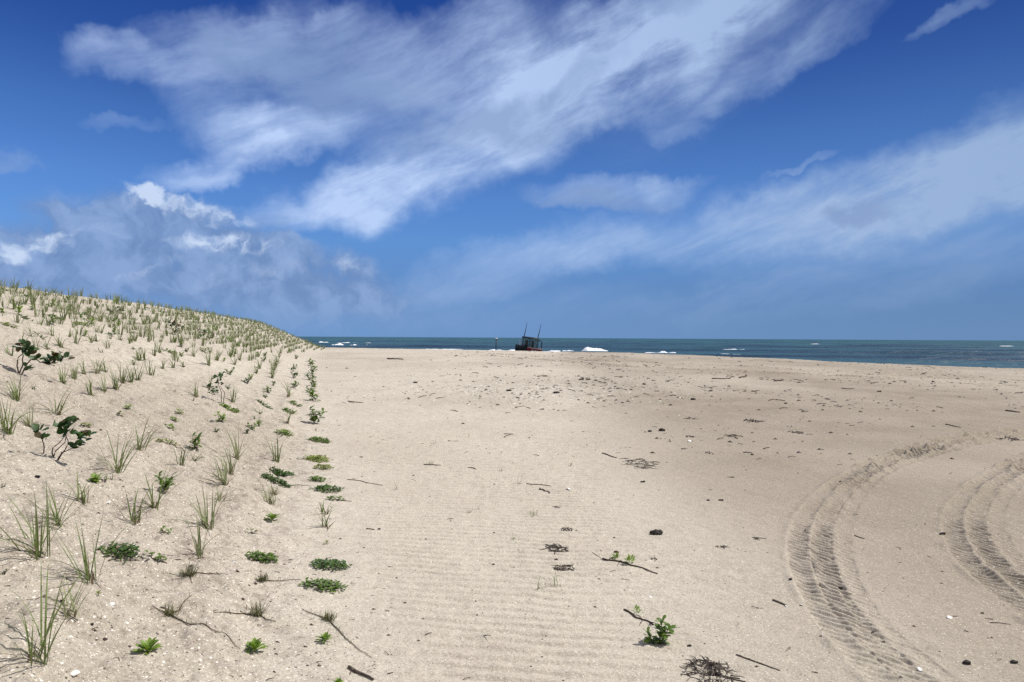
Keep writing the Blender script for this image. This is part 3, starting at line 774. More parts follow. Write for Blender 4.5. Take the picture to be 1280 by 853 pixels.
# --- creeping mats
C = [
 (148, 698, 50, 'largest dark green creeper mat, lying left of the bottom centre tufts', 'leafdark', 1.4, 1.0, None, None),
 (189, 700, 14, 'small pale creeper sprig right of the largest dark mat', 'leafmid', .8, 1., None, None),
 (203, 703, 10, 'tiny creeper sprig at the end of the small pale one', 'leafmid', .7, 1., None, None),
 (207, 667, 16, 'little grey green creeper left of the grey green grass clump', 'leafmid', .8, .9, None, None),
 (325, 703, 38, 'mid green oval creeper mat above the bristly tuft with a long runner', 'leafmid', 1.4, 1.3, None, 'leafdark'),
 (410, 712, 46, 'slanting dark creeper mat at the dune foot, nearer the open sand', 'leafdark', 1.1, 1.1, None, 'leafmid'),
 (402, 738, 56, 'long loose creeper mat joined to a runner from the bristly tuft', 'leafmid', .8, .9, None, 'leafdark'),
 (312, 667, 16, 'thin yellowish creeper behind the oval creeper mat', 'leafyellow', .6, .8, None, None),
 (351, 595, 30, 'farther of two dark creeper mats side by side in the third row', 'leafdark', 1.3, 1.1, None, 'leafmid'),
 (344, 604, 36, 'nearer of two dark creeper mats, with a runner going right', 'leafdark', 1.2, 1.0, (389, 608), 'leafmid'),
 (398, 553, 28, 'small flat mat with a stem on its left, top of the right hand mats', 'leafmid', 1.1, 1.3, (379, 549), None),
 (394, 577, 30, 'yellow green curly mat with gaps, second of the right hand mats', 'leafyellow', .9, 1.7, (370, 574), 'leafbright'),
 (402, 587, 22, 'yellow green lower lobe beside the curly mat', 'leafyellow', .9, 1.5, None, None),
 (396, 602, 22, 'small dark mat below the yellow green curly mat', 'leafmid', 1.1, 1.2, None, None),
 (407, 615, 38, 'dense dark mat lowest in the right hand column of mats', 'leafdark', 1.3, 1.2, None, 'leafmid'),
 (419, 626, 24, 'thin grey tail of creeper at the edge of the open sand', 'leafmid', .7, .8, (440, 627), None),
 (355, 543, 20, 'small bright flat mat in the second row, middle distance', 'leafbright', 1.1, 1.2, None, None),
 (284, 512, 24, 'flat bright green mat at the foot of the forked seedling', 'leafbright', 1.2, 1., None, 'leafmid'),
 (208, 555, 26, 'pale flattened creeper streak left of the stubby pale grass', 'leafyellow', .8, .8, (232, 566), None),
 (211, 535, 14, 'nearest of three bright creeper tufts in a short diagonal', 'leafbright', 1.2, 1., None, None),
 (217, 527, 12, 'middle one of three bright creeper tufts in a short diagonal', 'leafbright', 1.2, 1., None, None),
 (223, 518, 8, 'farthest of three bright creeper tufts in a short diagonal', 'leafbright', 1.2, 1., None, None),
 (157, 511, 10, 'round small creeper tuft above a thin dry stalk', 'leafbright', 1.2, 1.2, None, None),
 (150, 520, 8, 'small olive tuft beside the round creeper tuft', 'leafyellow', 1., 1.2, None, None),
 (106, 534, 12, 'small yellow green plant right of the sea grape seedling', 'leafyellow', 1.1, 1.1, None, None),
 (330, 508, 20, 'dark flat creeper mat at the lower end of the fourth row', 'leafdark', 1.3, 1.3, None, None),
 (367, 506, 14, 'flat creeper in the second row just past the leaning tuft', 'leafmid', 1.1, 1.4, (375, 509), None),
 (361, 517, 15, 'flat creeper in the second row, nearer than the leaning tuft', 'leafmid', 1.1, 1.4, None, None),
 (100, 406, 17, 'bright green mat in the upper slope, left of centre of the dune', 'leafbright', 1.2, 1., None, None),
 (31, 399, 16, 'dark flat mat high on the slope near the left edge', 'leafdark', 1.2, .8, None, None),
 (66, 398, 20, 'green mat high on the slope beside a taller leafy tuft', 'leafmid', 1.2, 1., None, None),
 (116, 398, 12, 'olive mat high on the slope right of a dark low shrub', 'leafmid', 1., 1., None, None),
 (9, 408, 20, 'yellow green scattered mat touching the left edge', 'leafyellow', .8, 1., None, None),
 (212, 441, 16, 'flat green mat at the foot of the upper slope grasses', 'leafmid', 1.2, 1., None, None),
 (49, 421, 12, 'dark leafy tip lying beside the V shaped tuft', 'leafdark', 1., .9, None, None),
]
for px, py, w, lab, mt, dn, ra, rn, m2 in C:
    creeper(px, py, w, lab, mt, dn, ra, rn, mat2=m2)

rosette(182, 816, 35, 'bright green rosette at the bottom, left of the long runner')
rosette(316, 817, 29, 'round bright rosette at the end of the long brown runner', n=30, up=1.2)
rosette(405, 804, 21, 'small spiky bright rosette nearest the open sand')
rosette(339, 652, 20, 'lone light green rosette above the oval creeper mat')
rosette(122, 745, 10, 'tiny yellowish rosette under the arching clump', 'leafyellow', 12)
rosette(422, 858, 14, 'rosette cut off by the bottom edge of the view')
rosette(408, 681, 9, 'tiny pale sprout with a short twig, near the sand edge', 'leafyellow', 10)
bristle(237, 719, 27, 'brown bristly tuft with a short runner to the right', [(285, 719), (240, 730)])
bristle(212, 769, 24, 'bristly tuft at the start of the longest brown runner', [(300, 812), (240, 745), (190, 758)])
bristle(322, 768, 30, 'sprawling bristly tuft with a bare runner to the left', [(267, 767), (345, 778)])
bristle(328, 726, 18, 'compact dark bristly tuft tied by a runner to the loose mat', [(376, 725)], 'olive')
bristle(410, 775, 21, 'bristly tuft with a long runner falling to the lower right', [(465, 823), (377, 762)])
shrub(70, 574, 'dark sea grape seedling with round glossy leaves and three bare stems',
      [[(-18, -2), (-15, 14), (-16, 28), (-21, 34)], [(-6, 0), (-4, 14), (4, 20), (12, 29)], [(-5, 0), (0, 10), (10, 20), (13, 30)], [(2, -1), (10, 9), (18, 20), (14, 32)], [(0, -2), (8, 8), (22, 14), (28, 22)]],
      [(-22, 34, 5, 12), (-16, 26, 4, 10), (10, 42, 9, 18), (13, 33, 6, 14), (20, 46, 4, 8), (28, 18, 6, 14), (33, 27, 5, 12), (38, 31, 4, 9)], 1, lsz=.062, stem=.005)
shrub(24, 467, 'reddish stemmed sea grape trailing a long branch to the right',
      [[(0, 0), (-3, 10), (-1, 20), (6, 26)], [(0, 0), (4, 10), (5, 22), (2, 30)], [(3, 0), (8, 10), (18, 22), (26, 14), (35, 13), (44, 10)]],
      [(2, 34, 10, 14), (14, 28, 10, 16), (8, 24, 6, 10), (24, 18, 5, 8), (12, 6, 6, 8), (34, 12, 5, 8), (44, 14, 10, 16), (46, 22, 6, 10), (58, 20, 4, 8)], 1, lsz=.075, stem=.008, red=.25)
shrub(277, 503, 'forked seedling with bare pale stem and leaves on top',
      [[(0, 0), (0, 12), (-4, 22), (-4, 30)], [(3, 0), (3, 12), (-2, 20)]],
      [(-8, 28, 8, 12), (0, 32, 7, 10), (-3, 24, 4, 8)], 1, 'young shrub', lsz=.055, stem=.006, red=.05)
shrub(269, 494, 'dark low leafy shrub left of the forked seedling', [[(0, 0), (-3, 6), (-6, 12)]], [(-4, 5, 8, 12), (-8, 12, 6, 8), (2, 3, 5, 8)], 1, 'young shrub', lsz=.055, red=0)
shrub(220, 419, 'dark reddish shrub in the dense grass of the upper slope', [[(0, 0), (-3, 6), (-4, 14)], [(0, 0), (4, 6), (4, 12)]], [(-4, 12, 16, 14), (4, 10, 12, 10), (-8, 16, 6, 8), (0, 3, 8, 6)], 1, 'young shrub', lsz=.09, red=.55)
shrub(255, 424, 'wide palm like dark shrub at the right of the upper slope', [[(0, 0), (-2, 6), (0, 10)]], [(0, 6, 14, 12), (10, 3, 8, 8), (-6, 8, 6, 8)], 1, 'young shrub', lsz=.11, red=.3)
shrub(146, 396, 'small dark shrub on the upper slope below the crest', [[(0, 0), (1, 5)]], [(0, 5, 12, 12), (6, 8, 6, 8), (-8, 5, 5, 6)], 1, 'young shrub', lsz=.08, red=.4)
S = [
 (118, 603, 22, 'bright leafy sprout between two grass clumps, left of the white shell', 'leafbright', 22, .3),
 (131, 601, 12, 'small leafy side shoot right of the bright leafy sprout', 'leafbright', 9, .3),
 (139, 600, 9, 'end shoot of the bright sprout, lying to the right', 'leafmid', 8, .5),
 (208, 612, 27, 'leafy creeper standing over a grass clump like a green knob', 'leafmid', 24, .1),
 (247, 562, 26, 'leafy sprout on a grassy stalk left of the grey green diagonal row', 'leafmid', 14, .2),
 (275, 527, 18, 'light leafy sprout on a short stem in the fifth row', 'leafbright', 14, .3),
 (270, 540, 9, 'low mid green sprout below the light leafy one', 'leafmid', 10, 0),
 (308, 542, 10, 'dark low sprout left of the stacked leafy pair', 'grape', 12, 0),
 (317, 538, 14, 'leafy sprout at the middle of the stacked pair', 'leafmid', 14, 0),
 (323, 533, 12, 'light leafy top of the stacked pair', 'leafbright', 12, .2),
 (318, 524, 8, 'small olive sprout behind the stacked pair', 'leafmid', 9, 0),
 (394, 529, 24, 'tall leafy plant in the first row by the open sand', 'leafmid', 26, .1),
 (394, 539, 6, 'tiny sprout just in front of the tall first row plant', 'leafmid', 6, 0),
 (389, 458, 14, 'leafy plant first row, farthest of the distinct ones', 'leafmid', 14, 0),
 (390, 467, 14, 'leafy plant first row, second from the far end', 'leafmid', 14, .1),
 (389, 476, 15, 'leafy plant first row, third from the far end', 'leafdark', 16, 0),
 (392, 483, 15, 'leafy plant first row, fourth from the far end', 'leafmid', 16, .2),
 (391, 492, 16, 'leafy plant first row, fifth from the far end', 'leafmid', 18, 0),
 (393, 502, 18, 'leafy plant first row, sixth from the far end', 'leafmid', 18, .1),
 (370, 449, 9, 'small leafy plant at the far end of the second row', 'leafmid', 10, 0),
 (369, 462, 10, 'leafy plant second row, second from the far end', 'leafmid', 12, 0),
 (367, 473, 15, 'upright leafy plant in the second row', 'leafdark', 15, 0),
 (367, 485, 14, 'leafy plant second row, nearest of the upright ones', 'leafmid', 14, .1),
 (341, 482, 8, 'dark sprout at the near end of the dense fourth row', 'leafdark', 10, 0),
 (336, 491, 14, 'leafy stalk just beyond the dark flat fourth row mat', 'leafmid', 12, 0),
 (332, 498, 10, 'low leafy sprout behind the dark flat fourth row mat', 'leafmid', 12, 0),
 (332, 446, 9, 'dark leafy plant at the far end of the fifth row', 'leafmid', 12, 0),
 (329, 452, 10, 'leafy plant fifth row, second from its far end', 'leafmid', 12, 0),
 (313, 474, 9, 'bright leafy plant fifth row, second from its near end', 'leafbright', 14, .2),
 (309, 480, 12, 'dark leafy plant at the near end of the fifth row', 'leafdark', 14, -.3),
 (286, 468, 12, 'leafy twig between the sixth and fifth rows', 'leafmid', 10, .3),
 (285, 487, 8, 'small leafy sprout right of the forked seedling', 'leafdark', 10, 0),
 (262, 442, 10, 'dark leafy plant above the taller sixth row tuft', 'leafmid', 13, 0),
 (254, 440, 10, 'leafy plant left of the dark one above the sixth row tuft', 'leafmid', 13, 0),
 (227, 434, 10, 'leafy plant on the slope below the reddish shrub', 'leafmid', 13, .2),
 (233, 440, 9, 'leafy plant beside a pale round tuft', 'leafmid', 12, 0),
 (42, 487, 10, 'thin leafy sprig on bare sand, above the clump behind the sea grape', 'leafmid', 8, .2),
 (127, 441, 9, 'single dark leafy knob on the bare upper sand', 'leafdark', 8, 0),
 (167, 456, 10, 'leafy knob in the middle of the long grass row', 'leafbright', 14, 0),
 (167, 437, 7, 'dark leaf tuft floating over a slim blade, left of a pair', 'leafdark', 8, 0),
 (176, 437, 5, 'small dark leaf tuft, right one of the floating pair', 'leafdark', 7, 0),
 (241, 501, 6, 'low leafy sprout left of the grey green splayed tuft', 'leafmid', 8, 0),
 (3, 609, 9, 'small green leaf plant cut by the left edge behind the bushy clump', 'leafmid', 6, 0),
 (3, 718, 14, 'dark round leaf plant cut by the left edge below the bushy clump', 'grape', 7, 0),
 (73, 383, 10, 'leafy plant near the crest, left of the dense crest grass', 'leafmid', 12, 0),
 (40, 388, 10, 'leafy plant near the crest above the dark flat mat', 'leafmid', 12, 0),
 (112, 389, 8, 'leafy plant near the crest, left of the small dark shrub', 'leafdark', 10, 0),
]
for px, py, h, lab, mt, ln, le in S:
    sprig(px, py, h, lab, mt, ln, lean=le)

# --- planted rows on the upper and far dune: variants and copies
def tuft_mesh(i, name='beach_grass'):
    rnd = random.Random(900 + i); mb = MB()
    blades(mb, rnd.choice((7, 9, 11)), .34, rnd.uniform(.3, .7), rnd, (rnd.uniform(-.3, .2), 0), .022, seg=4, rad0=.02, mi=0)
    blades(mb, 2, .2, 1.1, rnd, (0, 0), .010, seg=3, mi=1)
    return mb.mesh(name, [M['grass'] if i % 3 == 0 else M['grasspale'], M['dry']])
def knob_mesh(i, name='leafy_plant'):
    rnd = random.Random(500 + i); mb = MB()
    if i % 2: mat_leaves(mb, rnd, .34, .22, 26, .07, .06)
    else:
        for k in range(18):
            a = k * 2.4; el = rnd.uniform(.2, 1.2); d = (math.cos(a) * math.cos(el), math.sin(a) * math.cos(el), math.sin(el))
            mb.leaf((rnd.gauss(0, .02), rnd.gauss(0, .02), rnd.uniform(.02, .14)), d, (-d[0] * .5, -d[1] * .5, 1), .09, .05)
        mb.tube([(0, 0, -.02), (0, 0, .14)], .006, .004, 4, mi=1)
    return mb.mesh(name, [M[('leafmid', 'leafdark', 'leafbright', 'leafmid')[i % 4]], M['stem']])
TM = [tuft_mesh(i) for i in range(16)]; KM = [knob_mesh(i) for i in range(6)]
rnd = random.Random(42)
cand = []
used_px = np.array([(a[0], a[1]) for a in G] + [(a[0], a[1]) for a in C] + [(a[0], a[1]) for a in S], float)
ORD = ['', 'first', 'second', 'third', 'fourth', 'fifth', 'sixth', 'seventh', 'eighth', 'ninth', 'tenth', 'eleventh', 'twelfth', 'thirteenth', 'fourteenth', 'fifteenth', 'sixteenth', 'seventeenth', 'eighteenth', 'nineteenth', 'twentieth']
ROWS = [(.10 + .52 * k) for k in range(20)]
for ri, p in enumerate(ROWS):
    y = 4.0
    while y < 118:
        y += rnd.uniform(.38, .56) * (1 if y < 45 else 1.3)
        pp = p + rnd.gauss(0, .05); yy = y + rnd.gauss(0, .05)
        x = float(np.interp(yy, FY, FX)) - pp / .961
        z = float(base_h(np.array([x]), np.array([yy]))[0])
        px, py, d = project(x, yy, z)
        if px < -12 or px > 420: continue
        # the near slope is already planted one by one
        lim = np.interp(px, [-20, 60, 150, 235, 300, 345, 375, 400], [412, 416, 420, 432, 440, 436, 437, 439])
        lim2 = np.interp(px, [-20, 80, 150, 235, 300, 345, 375, 400], [412, 420, 440, 456, 474, 452, 441, 439])
        if py > lim2: continue
        if np.min(np.hypot(used_px[:, 0] - px, used_px[:, 1] - py)) < (4 if py < lim else 8): continue
        if py > lim and rnd.random() < .35: continue
        # thinner planting in the low rows of the middle slope
        keep = np.interp(pp, [0, 3, 5, 8], [.8, .8, .85, .9])
        if vnoise(np.array([pp * .8]), np.array([yy * .15]), 12)[0] > .28: keep *= .45
        if rnd.random() > keep: continue
        if pp > 8.9 and rnd.random() < .5: continue
        if d > 24 and rnd.random() < .30: continue
        cand.append((d, ri, x, yy, px, py))
cand.sort()
n_ind = {'g': 300 - len(G) - 8, 'l': 60}
per_row = {}
rest = []
kinds = []
for d, ri, x, y, px, py in cand:
    leafy = rnd.random() < (.17 if d < 60 else .12)
    k = 'l' if leafy else 'g'
    if n_ind[k] > 0:
        n_ind[k] -= 1
        per_row.setdefault((ri, k), []).append((x, y, px, d))
    else: rest.append((k, x, y, d))
LOOKG = ['slender', 'grey green', 'upright', 'short', 'splayed', 'pale', 'narrow', 'leaning']
for (ri, k), L_ in sorted(per_row.items()):
    L_.sort(key=lambda t: t[2])
    for i, (x, y, px, d) in enumerate(L_):
        z = gz(x, y)
        me = rnd.choice(TM if k == 'g' else KM)
        o = bpy.data.objects.new('beach_grass' if k == 'g' else 'leafy_plant', me); COL.objects.link(o)
        o.location = (x, y, z - .005); o.rotation_euler = (0, 0, rnd.uniform(-.6, .6)); s = rnd.uniform(.75, 1.25) * (1 if d < 40 else 1.1); o.scale = (s, s, s * rnd.uniform(.85, 1.15))
        pos = ORD[i + 1] if i < 20 else (str(i + 1) + 'th')
        if k == 'g': tag(o, f'small grass tuft {pos} from the left in the {ORD[min(20, ri + 1)]} planted row above the dune foot', 'beach grass', 'small grass tufts in the upper planted rows')
        else: tag(o, f'small leafy plant {pos} from the left among leafy ones of the {ORD[min(20, ri + 1)]} planted row', 'leafy plant', 'small leafy plants in the upper planted rows')
# beyond the nearest 300: one mass of distant tufts
def merged(name, items, meshes, mats, mat_of):
    V = []; Fq = []; Mi = []; off = 0
    cache = []
    for me in meshes:
        v = np.empty(len(me.vertices) * 3); me.vertices.foreach_get('co', v); v = v.reshape(-1, 3)
        f = [tuple(p.vertices) for p in me.polygons]; mi = [p.material_index for p in me.polygons]; cache.append((v, f, mi))
    xs = np.array([i[1] for i in items]); ys = np.array([i[2] for i in items]); zs = look_h(xs, ys)
    for (k, x, y, d), z in zip(items, zs):
        q = rnd.randrange(len(meshes)); v, f, mi = cache[q]; a = rnd.uniform(0, 6.28); s = rnd.uniform(.8, 1.3) * 1.1
        w = np.stack([v[:, 0] * math.cos(a) - v[:, 1] * math.sin(a), v[:, 0] * math.sin(a) + v[:, 1] * math.cos(a), v[:, 2]], 1) * s + (x, y, z - .005)
        V.append(w); Fq += [tuple(off + i for i in t) for t in f]; Mi += [mat_of(q, m_) for m_ in mi]; off += len(v)
    me = bpy.data.meshes.new(name); me.from_pydata(np.concatenate(V).tolist(), [], Fq)
    for m_ in mats: me.materials.append(m_)
    me.polygons.foreach_set('material_index', Mi); me.update()
    o = bpy.data.objects.new(name, me); COL.objects.link(o); return o
print('candidates', len(cand), 'rest', len(rest))
gr = [r_ for r_ in rest if r_[0] == 'g']; lf = [r_ for r_ in rest if r_[0] == 'l']
o = merged('distant_dune_grass', gr, TM, [M['grass'], M['grasspale'], M['dry']], lambda q, m_: (0 if q % 3 == 0 else 1) if m_ == 0 else 2)
tag(o, 'mass of distant grass tufts covering the far dune slope and crest', 'dune grass', kind='stuff')
if lf:
    o = merged('distant_dune_foliage', lf, KM, [M['leafmid'], M['leafdark'], M['leafbright'], M['stem']], lambda q, m_: (0, 1, 2, 0)[q % 4] if m_ == 0 else 3)
    tag(o, 'scattered leafy plants among the distant dune grass', 'dune plants', kind='stuff')

# ------------------------------------------------------------------ debris
def stick(pa, pb, rpx, label, mat='wood', name='driftwood_stick', bend=.05, twigs=0, cat='stick', group='sticks and twigs on the sand', leaves=None, knots=0, lift=.3):
    rnd = random.Random(int(pa[0] * 3 + pa[1])); a = at(*pa); b = at(*pb); c = (a + b) / 2; c[2] = gz(c[0], c[1])
    r = rpx * c[1] / F * .40
    root = None
    mb = MB(); q = conform(wander(a, b, 10, bend, rnd), c, r * .6)
    q = [(x, y, z + r * lift * abs(math.sin(i * 1.3))) for i, (x, y, z) in enumerate(q)]
    mb.tube(q, r, r * .55, 7)
    for k in range(knots):
        w = rnd.choice(q[1:-1]); mb.lump(w, r * 1.8, r * 1.5, r * 1.3, k, rough=.3, nu=7, nv=5)
    L = np.hypot(*(a - b)[:2])
    tw = MB()
    for k in range(twigs):
        w = np.array(rnd.choice(q[1:])); an = rnd.uniform(-1.2, 1.2) + math.atan2(b[1] - a[1], b[0] - a[0]); l = L * rnd.uniform(.12, .3)
        e = w + np.array([math.cos(an) * l, math.sin(an) * l, rnd.uniform(0, .4) * l]); tw.tube([w, (w + e) / 2 + np.array([0, 0, l * .08]), e], r * .5, r * .25, 5)
    o = mb.build(name, M[mat], loc=c)
    if twigs: tw.build('twig', M[mat], o)
    if leaves:
        lm = MB()
        for (lx, ly, n, up, ls) in leaves:
            p = at(lx, ly) - c
            for k in range(n):
                an = rnd.uniform(0, 6.28); el = rnd.uniform(.2, 1.3); d = (math.cos(an) * math.cos(el), math.sin(an) * math.cos(el), math.sin(el))
                lm.leaf((p[0] + rnd.gauss(0, .008), p[1] + rnd.gauss(0, .008), p[2] + up * rnd.random()), d, (-d[0], -d[1], 1), ls, ls * .3)
        lm.build('leaves', M['leafbright'], o)
    tag(o, label, cat, group); return o
def tangle(px, py, wpx, n, label, mat='weed', ratio=.55, name='seaweed_clump', cat='seaweed', group='dry seaweed clumps on the sand', tail=None, thick=1., h=.02, wood=None):
    rnd = random.Random(int(px * 3 + py * 5)); c = at(px, py); W = wpx * c[1] / F; D = W * ratio * 1.4
    mb = MB(); m2 = MB(); r = max(.0024, W * .019) * thick; r = max(r, c[1] * .0005); n = int(n * 1.4)
    for k in range(n):
        rr = math.sqrt(rnd.random()); an = rnd.uniform(0, 6.28); x, y = rr * math.cos(an) * W * .42, rr * math.sin(an) * D * .42
        l = W * rnd.uniform(.12, .34); a2 = rnd.uniform(0, 6.28); z0 = h * (1 - rr) * rnd.random()
        pts = []
        cur = a2
        for i in range(5):
            zz = gz(c[0] + x, c[1] + y) - c[2] + z0 + r * .5
            pts.append((x, y, zz)); x += math.cos(cur) * l / 4; y += math.sin(cur) * l / 4; cur += rnd.gauss(0, .6); z0 *= rnd.uniform(.3, 1.2)
        (m2 if rnd.random() < .3 else mb).tube(pts, r * rnd.uniform(.7, 1.6), r * .5, 4, flat=.6)
    for k in range(max(1, n // 8)):
        rr = rnd.random() * .6; an = rnd.uniform(0, 6.28); x, y = rr * math.cos(an) * W * .5, rr * math.sin(an) * D * .5
        mb.lump((x, y, gz(c[0] + x, c[1] + y) - c[2] + r), r * 2.5, r * 2, r * 1.4, k + 3, rough=.4, nu=7, nv=4)
    if tail:
        for te in tail:
            e = at(*te); mb.tube(conform(wander(c, e, 8, .04, rnd), c, r), r * 1.6, r * .9, 5)
    o = mb.build(name, M[mat], loc=c)
    if m2.f: m2.build('faded_strands', M['weedgrey'], o)  # paler seaweed strands mixed into the tangle
    tag(o, label, cat, group); return o
def lumpo(px, py, wpx, label, mat='stone', ratio=.6, name='stone', cat='stone', group='small dark lumps on the sand', hr=.45):
    c = at(px, py); W = wpx * c[1] / F; s = int(px + py)
    mb = MB(); mb.lump((0, 0, W * hr * .3), W * .5, W * .5 * ratio, W * hr * .6, s, rough=.35, nu=14, nv=9)
    if W > .04: mb.lump((W * .35, W * .05, W * .15), W * .22, W * .2, W * .18, s + 1, rough=.4, nu=9, nv=6)
    o = mb.build(name, M[mat], loc=c); tag(o, label, cat, group); return o
def shell(px, py, wpx, label, rz=0.):
    c = at(px, py); W = wpx * c[1] / F; mb = MB(); vs = [(0, -W * .45, 0)]; fs = []; nu, nv = 14, 5
    for j in range(1, nv + 1):
        for i in range(nu + 1):
            a = -1.15 + 2.3 * i / nu; r = W * .95 * j / nv * (1 - .1 * abs(a)); rib = .03 * W * (1 if i % 2 else -1) * j / nv
            vs.append((math.sin(a) * r * .75, -W * .45 + math.cos(a) * r, W * .28 * math.sin(math.pi * (j / nv) * .55 + .3) * (1 - .4 * a * a) + rib))
    for i in range(nu): fs.append((0, 1 + i + 1, 1 + i))
    for j in range(nv - 1):
        for i in range(nu):
            a = 1 + j * (nu + 1) + i; fs.append((a, a + 1, a + nu + 2, a + nu + 1))
    mb.add(vs, fs); o = mb.build('shell', M['shell'], loc=c); o.rotation_euler = (rad(12), 0, rz)
    md = o.modifiers.new('thick', 'SOLIDIFY'); md.thickness = W * .06
    tag(o, label, 'shell', 'white shells on the sand'); return o

tangle(886, 842, 66, 95, 'large tangled pile of dry brush and seaweed at the bottom centre', ratio=.9, tail=[(932, 853), (925, 849)], name='seaweed_pile', cat='seaweed', thick=.55, h=.05)
tangle(697, 686, 33, 44, 'upper one of two dark seaweed tangles left of the half buried twig', ratio=.9)
tangle(706, 710, 30, 36, 'lower of two dark seaweed tangles, just above the green blades', ratio=.8)
tangle(709, 663, 19, 22, 'small dark seaweed clump above the two tangles', ratio=.7)
tangle(694, 634, 12, 10, 'little seaweed clump right of the yellow sprig', ratio=.6)
tangle(818, 699, 13, 12, 'seaweed clump below the big dark lump', ratio=.7)
tangle(902, 684, 20, 16, 'flat seaweed strip right of the big dark lump', ratio=.35)
tangle(947, 674, 14, 9, 'thin dark seaweed strip left of the large tyre track', ratio=.3)
tangle(800, 579, 48, 42, 'wide speckled patch of faded seaweed in the middle of the beach', 'weedgrey', ratio=1.3, thick=.42)
tangle(886, 567, 12, 12, 'twiggy upright seaweed knot right of the speckled patch', ratio=1.6, h=.06)
tangle(940, 527, 26, 20, 'dark seaweed heap in the distance above the twiggy knot', ratio=.8, h=.06)
tangle(915, 597, 10, 8, 'small dark seaweed bit left of the tyre track curve', ratio=.5)
tangle(996, 541, 22, 20, 'loose cluster of seaweed bits left of the far track end', ratio=1.)
tangle(862, 523, 18, 12, 'thin seaweed scatter behind the speckled patch', 'weedgrey', ratio=1.)
tangle(914, 545, 22, 14, 'seaweed streak between the far heap and the twiggy knot', ratio=.7)
tangle(1262, 548, 30, 16, 'sprigs of weed caught in the far end of the tyre track', 'weedgrey', ratio=.8, h=.08)
tangle(862, 546, 20, 12, 'seaweed streak left of the twiggy knot', ratio=.7)
lumpo(820, 668, 15, 'largest dark lump lying alone on the open sand')
lumpo(770, 691, 6, 'small dark lump above the leafy half buried stick')
lumpo(862, 808, 6, 'small brown lump above the brush pile')
lumpo(1051, 736, 6, 'dark lump inside the big tyre track')
lumpo(988, 725, 6, 'dark lump at the outer edge of the big tyre track')
lumpo(1208, 830, 10, 'dark flat lump near the bottom right, left one of two')
lumpo(1268, 829, 8, 'dark flat lump near the bottom right corner, right one of two')
lumpo(1228, 767, 4, 'tiny dark lump between the two tyre tracks')
lumpo(1178, 668, 7, 'dark bit at the outer edge of the right tyre track', ratio=.4)
lumpo(636, 489, 6, 'black lump at the left of the distant wrack band', hr=.35)
lumpo(695, 492, 8, 'black lump in the middle of the pale shell patch', hr=.35)
lumpo(726, 475, 7, 'left one of a close pair of black lumps in the distance', ratio=.5, hr=.25)
lumpo(735, 475, 6, 'right one of a close pair of black lumps in the distance', ratio=.5, hr=.25)
lumpo(827, 539, 8, 'dark lump above and right of the speckled seaweed patch')
lumpo(812, 540, 5, 'small dark lump left of the lump above the speckled patch')
lumpo(866, 500, 6, 'distant dark lump right of centre', hr=.4)
lumpo(805, 481, 4, 'distant small dark lump near the rut lines')
lumpo(1099, 490, 5, 'distant dark lump right of the straight stick', hr=.3)
lumpo(982, 505, 4, 'distant dark lump in the right wrack')
lumpo(519, 479, 5, 'distant dark lump on the left part of the beach', hr=.4)
lumpo(940, 569, 4, 'small dark lump right of the twiggy knot')
lumpo(803, 603, 6, 'dark bit under the speckled seaweed patch', ratio=.4, hr=.3)
lumpo(885, 626, 5, 'left one of two little dark bits on bare sand', ratio=.5, hr=.3)
lumpo(901, 626, 6, 'right one of two little dark bits on bare sand', ratio=.4, hr=.3)
lumpo(474, 662, 5, 'small dark chip on the pale sand left of centre', ratio=.4, hr=.3)
lumpo(451, 572, 4, 'small dark chip beside the dune foot', ratio=.4, hr=.3)
lumpo(78, 752, 6, 'dark pebble under the pale fan of blades')
lumpo(115, 781, 5, 'dark pebble right of the tallest corner clump')
lumpo(47, 597, 7, 'dark chip in front of the sea grape seedling', ratio=.5)
stick((436, 835), (467, 851), 5.5, 'thick charred stick at the bottom, right of the rosettes', 'wood', 'driftwood_stick', .03, 1)
stick((920, 819), (975, 839), 2.4, 'thin straight twig with a knot, right of the brush pile', knots=2, bend=.02)
stick((966, 751), (984, 758), 3.2, 'short dark stick beside the lower part of the big tyre track', bend=.0)
stick((753, 699), (822, 718), 2.8, 'half buried twig with fresh green leaves in the middle foreground', 'stem', twigs=3, leaves=[(770, 700, 12, .02, .045), (788, 704, 14, .02, .05)])
stick((780, 763), (817, 782), 3.2, 'broken brown stick with a tiny green shoot, above the green plant', 'stem', twigs=3, leaves=[(797, 767, 10, .02, .035)])
stick((435, 502), (454, 504), 1.6, 'thin dark twig lying left of centre in the distance', bend=.06)
stick((484, 449), (504, 450), 2.4, 'long driftwood piece far away on the left of the beach', 'wood', bend=.02)
stick((890, 474), (913, 474), 2.0, 'long low driftwood far away on the right side', bend=.02, twigs=1)
stick((924, 473), (933, 469.5), 2.4, 'short raised driftwood at the right end of the long low piece', bend=.05)
stick((969, 477), (979, 475), 2.6, 'forked driftwood piece right of the long low piece', twigs=2, bend=.1)
stick((1052, 486), (1068, 486.5), 2.0, 'straight weathered stick in the right distance', 'woodgrey', bend=.02)
stick((1257, 514), (1275, 516), 2.4, 'dark stick near the right edge beyond the tracks', bend=.03, twigs=1)
stick((1182, 531), (1201, 535), 1.8, 'thin stick above the far end of the big tyre track', bend=.04)
stick((753, 567), (771, 573), 2.0, 'lone straight stick left of the speckled seaweed patch', 'wood', bend=.02)
stick((658, 605), (689, 608), 1.2, 'long thin pale twig right of the upright dry stalk', 'wood', bend=.03)
stick((675, 611), (687, 617), 2.6, 'short brown stick under the long thin twig', bend=.05)
stick((434, 600), (478, 607), 1.3, 'curved thin root line beside the dune foot mats', 'wood', bend=.12)
stick((585, 585), (595, 587), 1.6, 'tiny stick in the rippled sand', bend=.03)
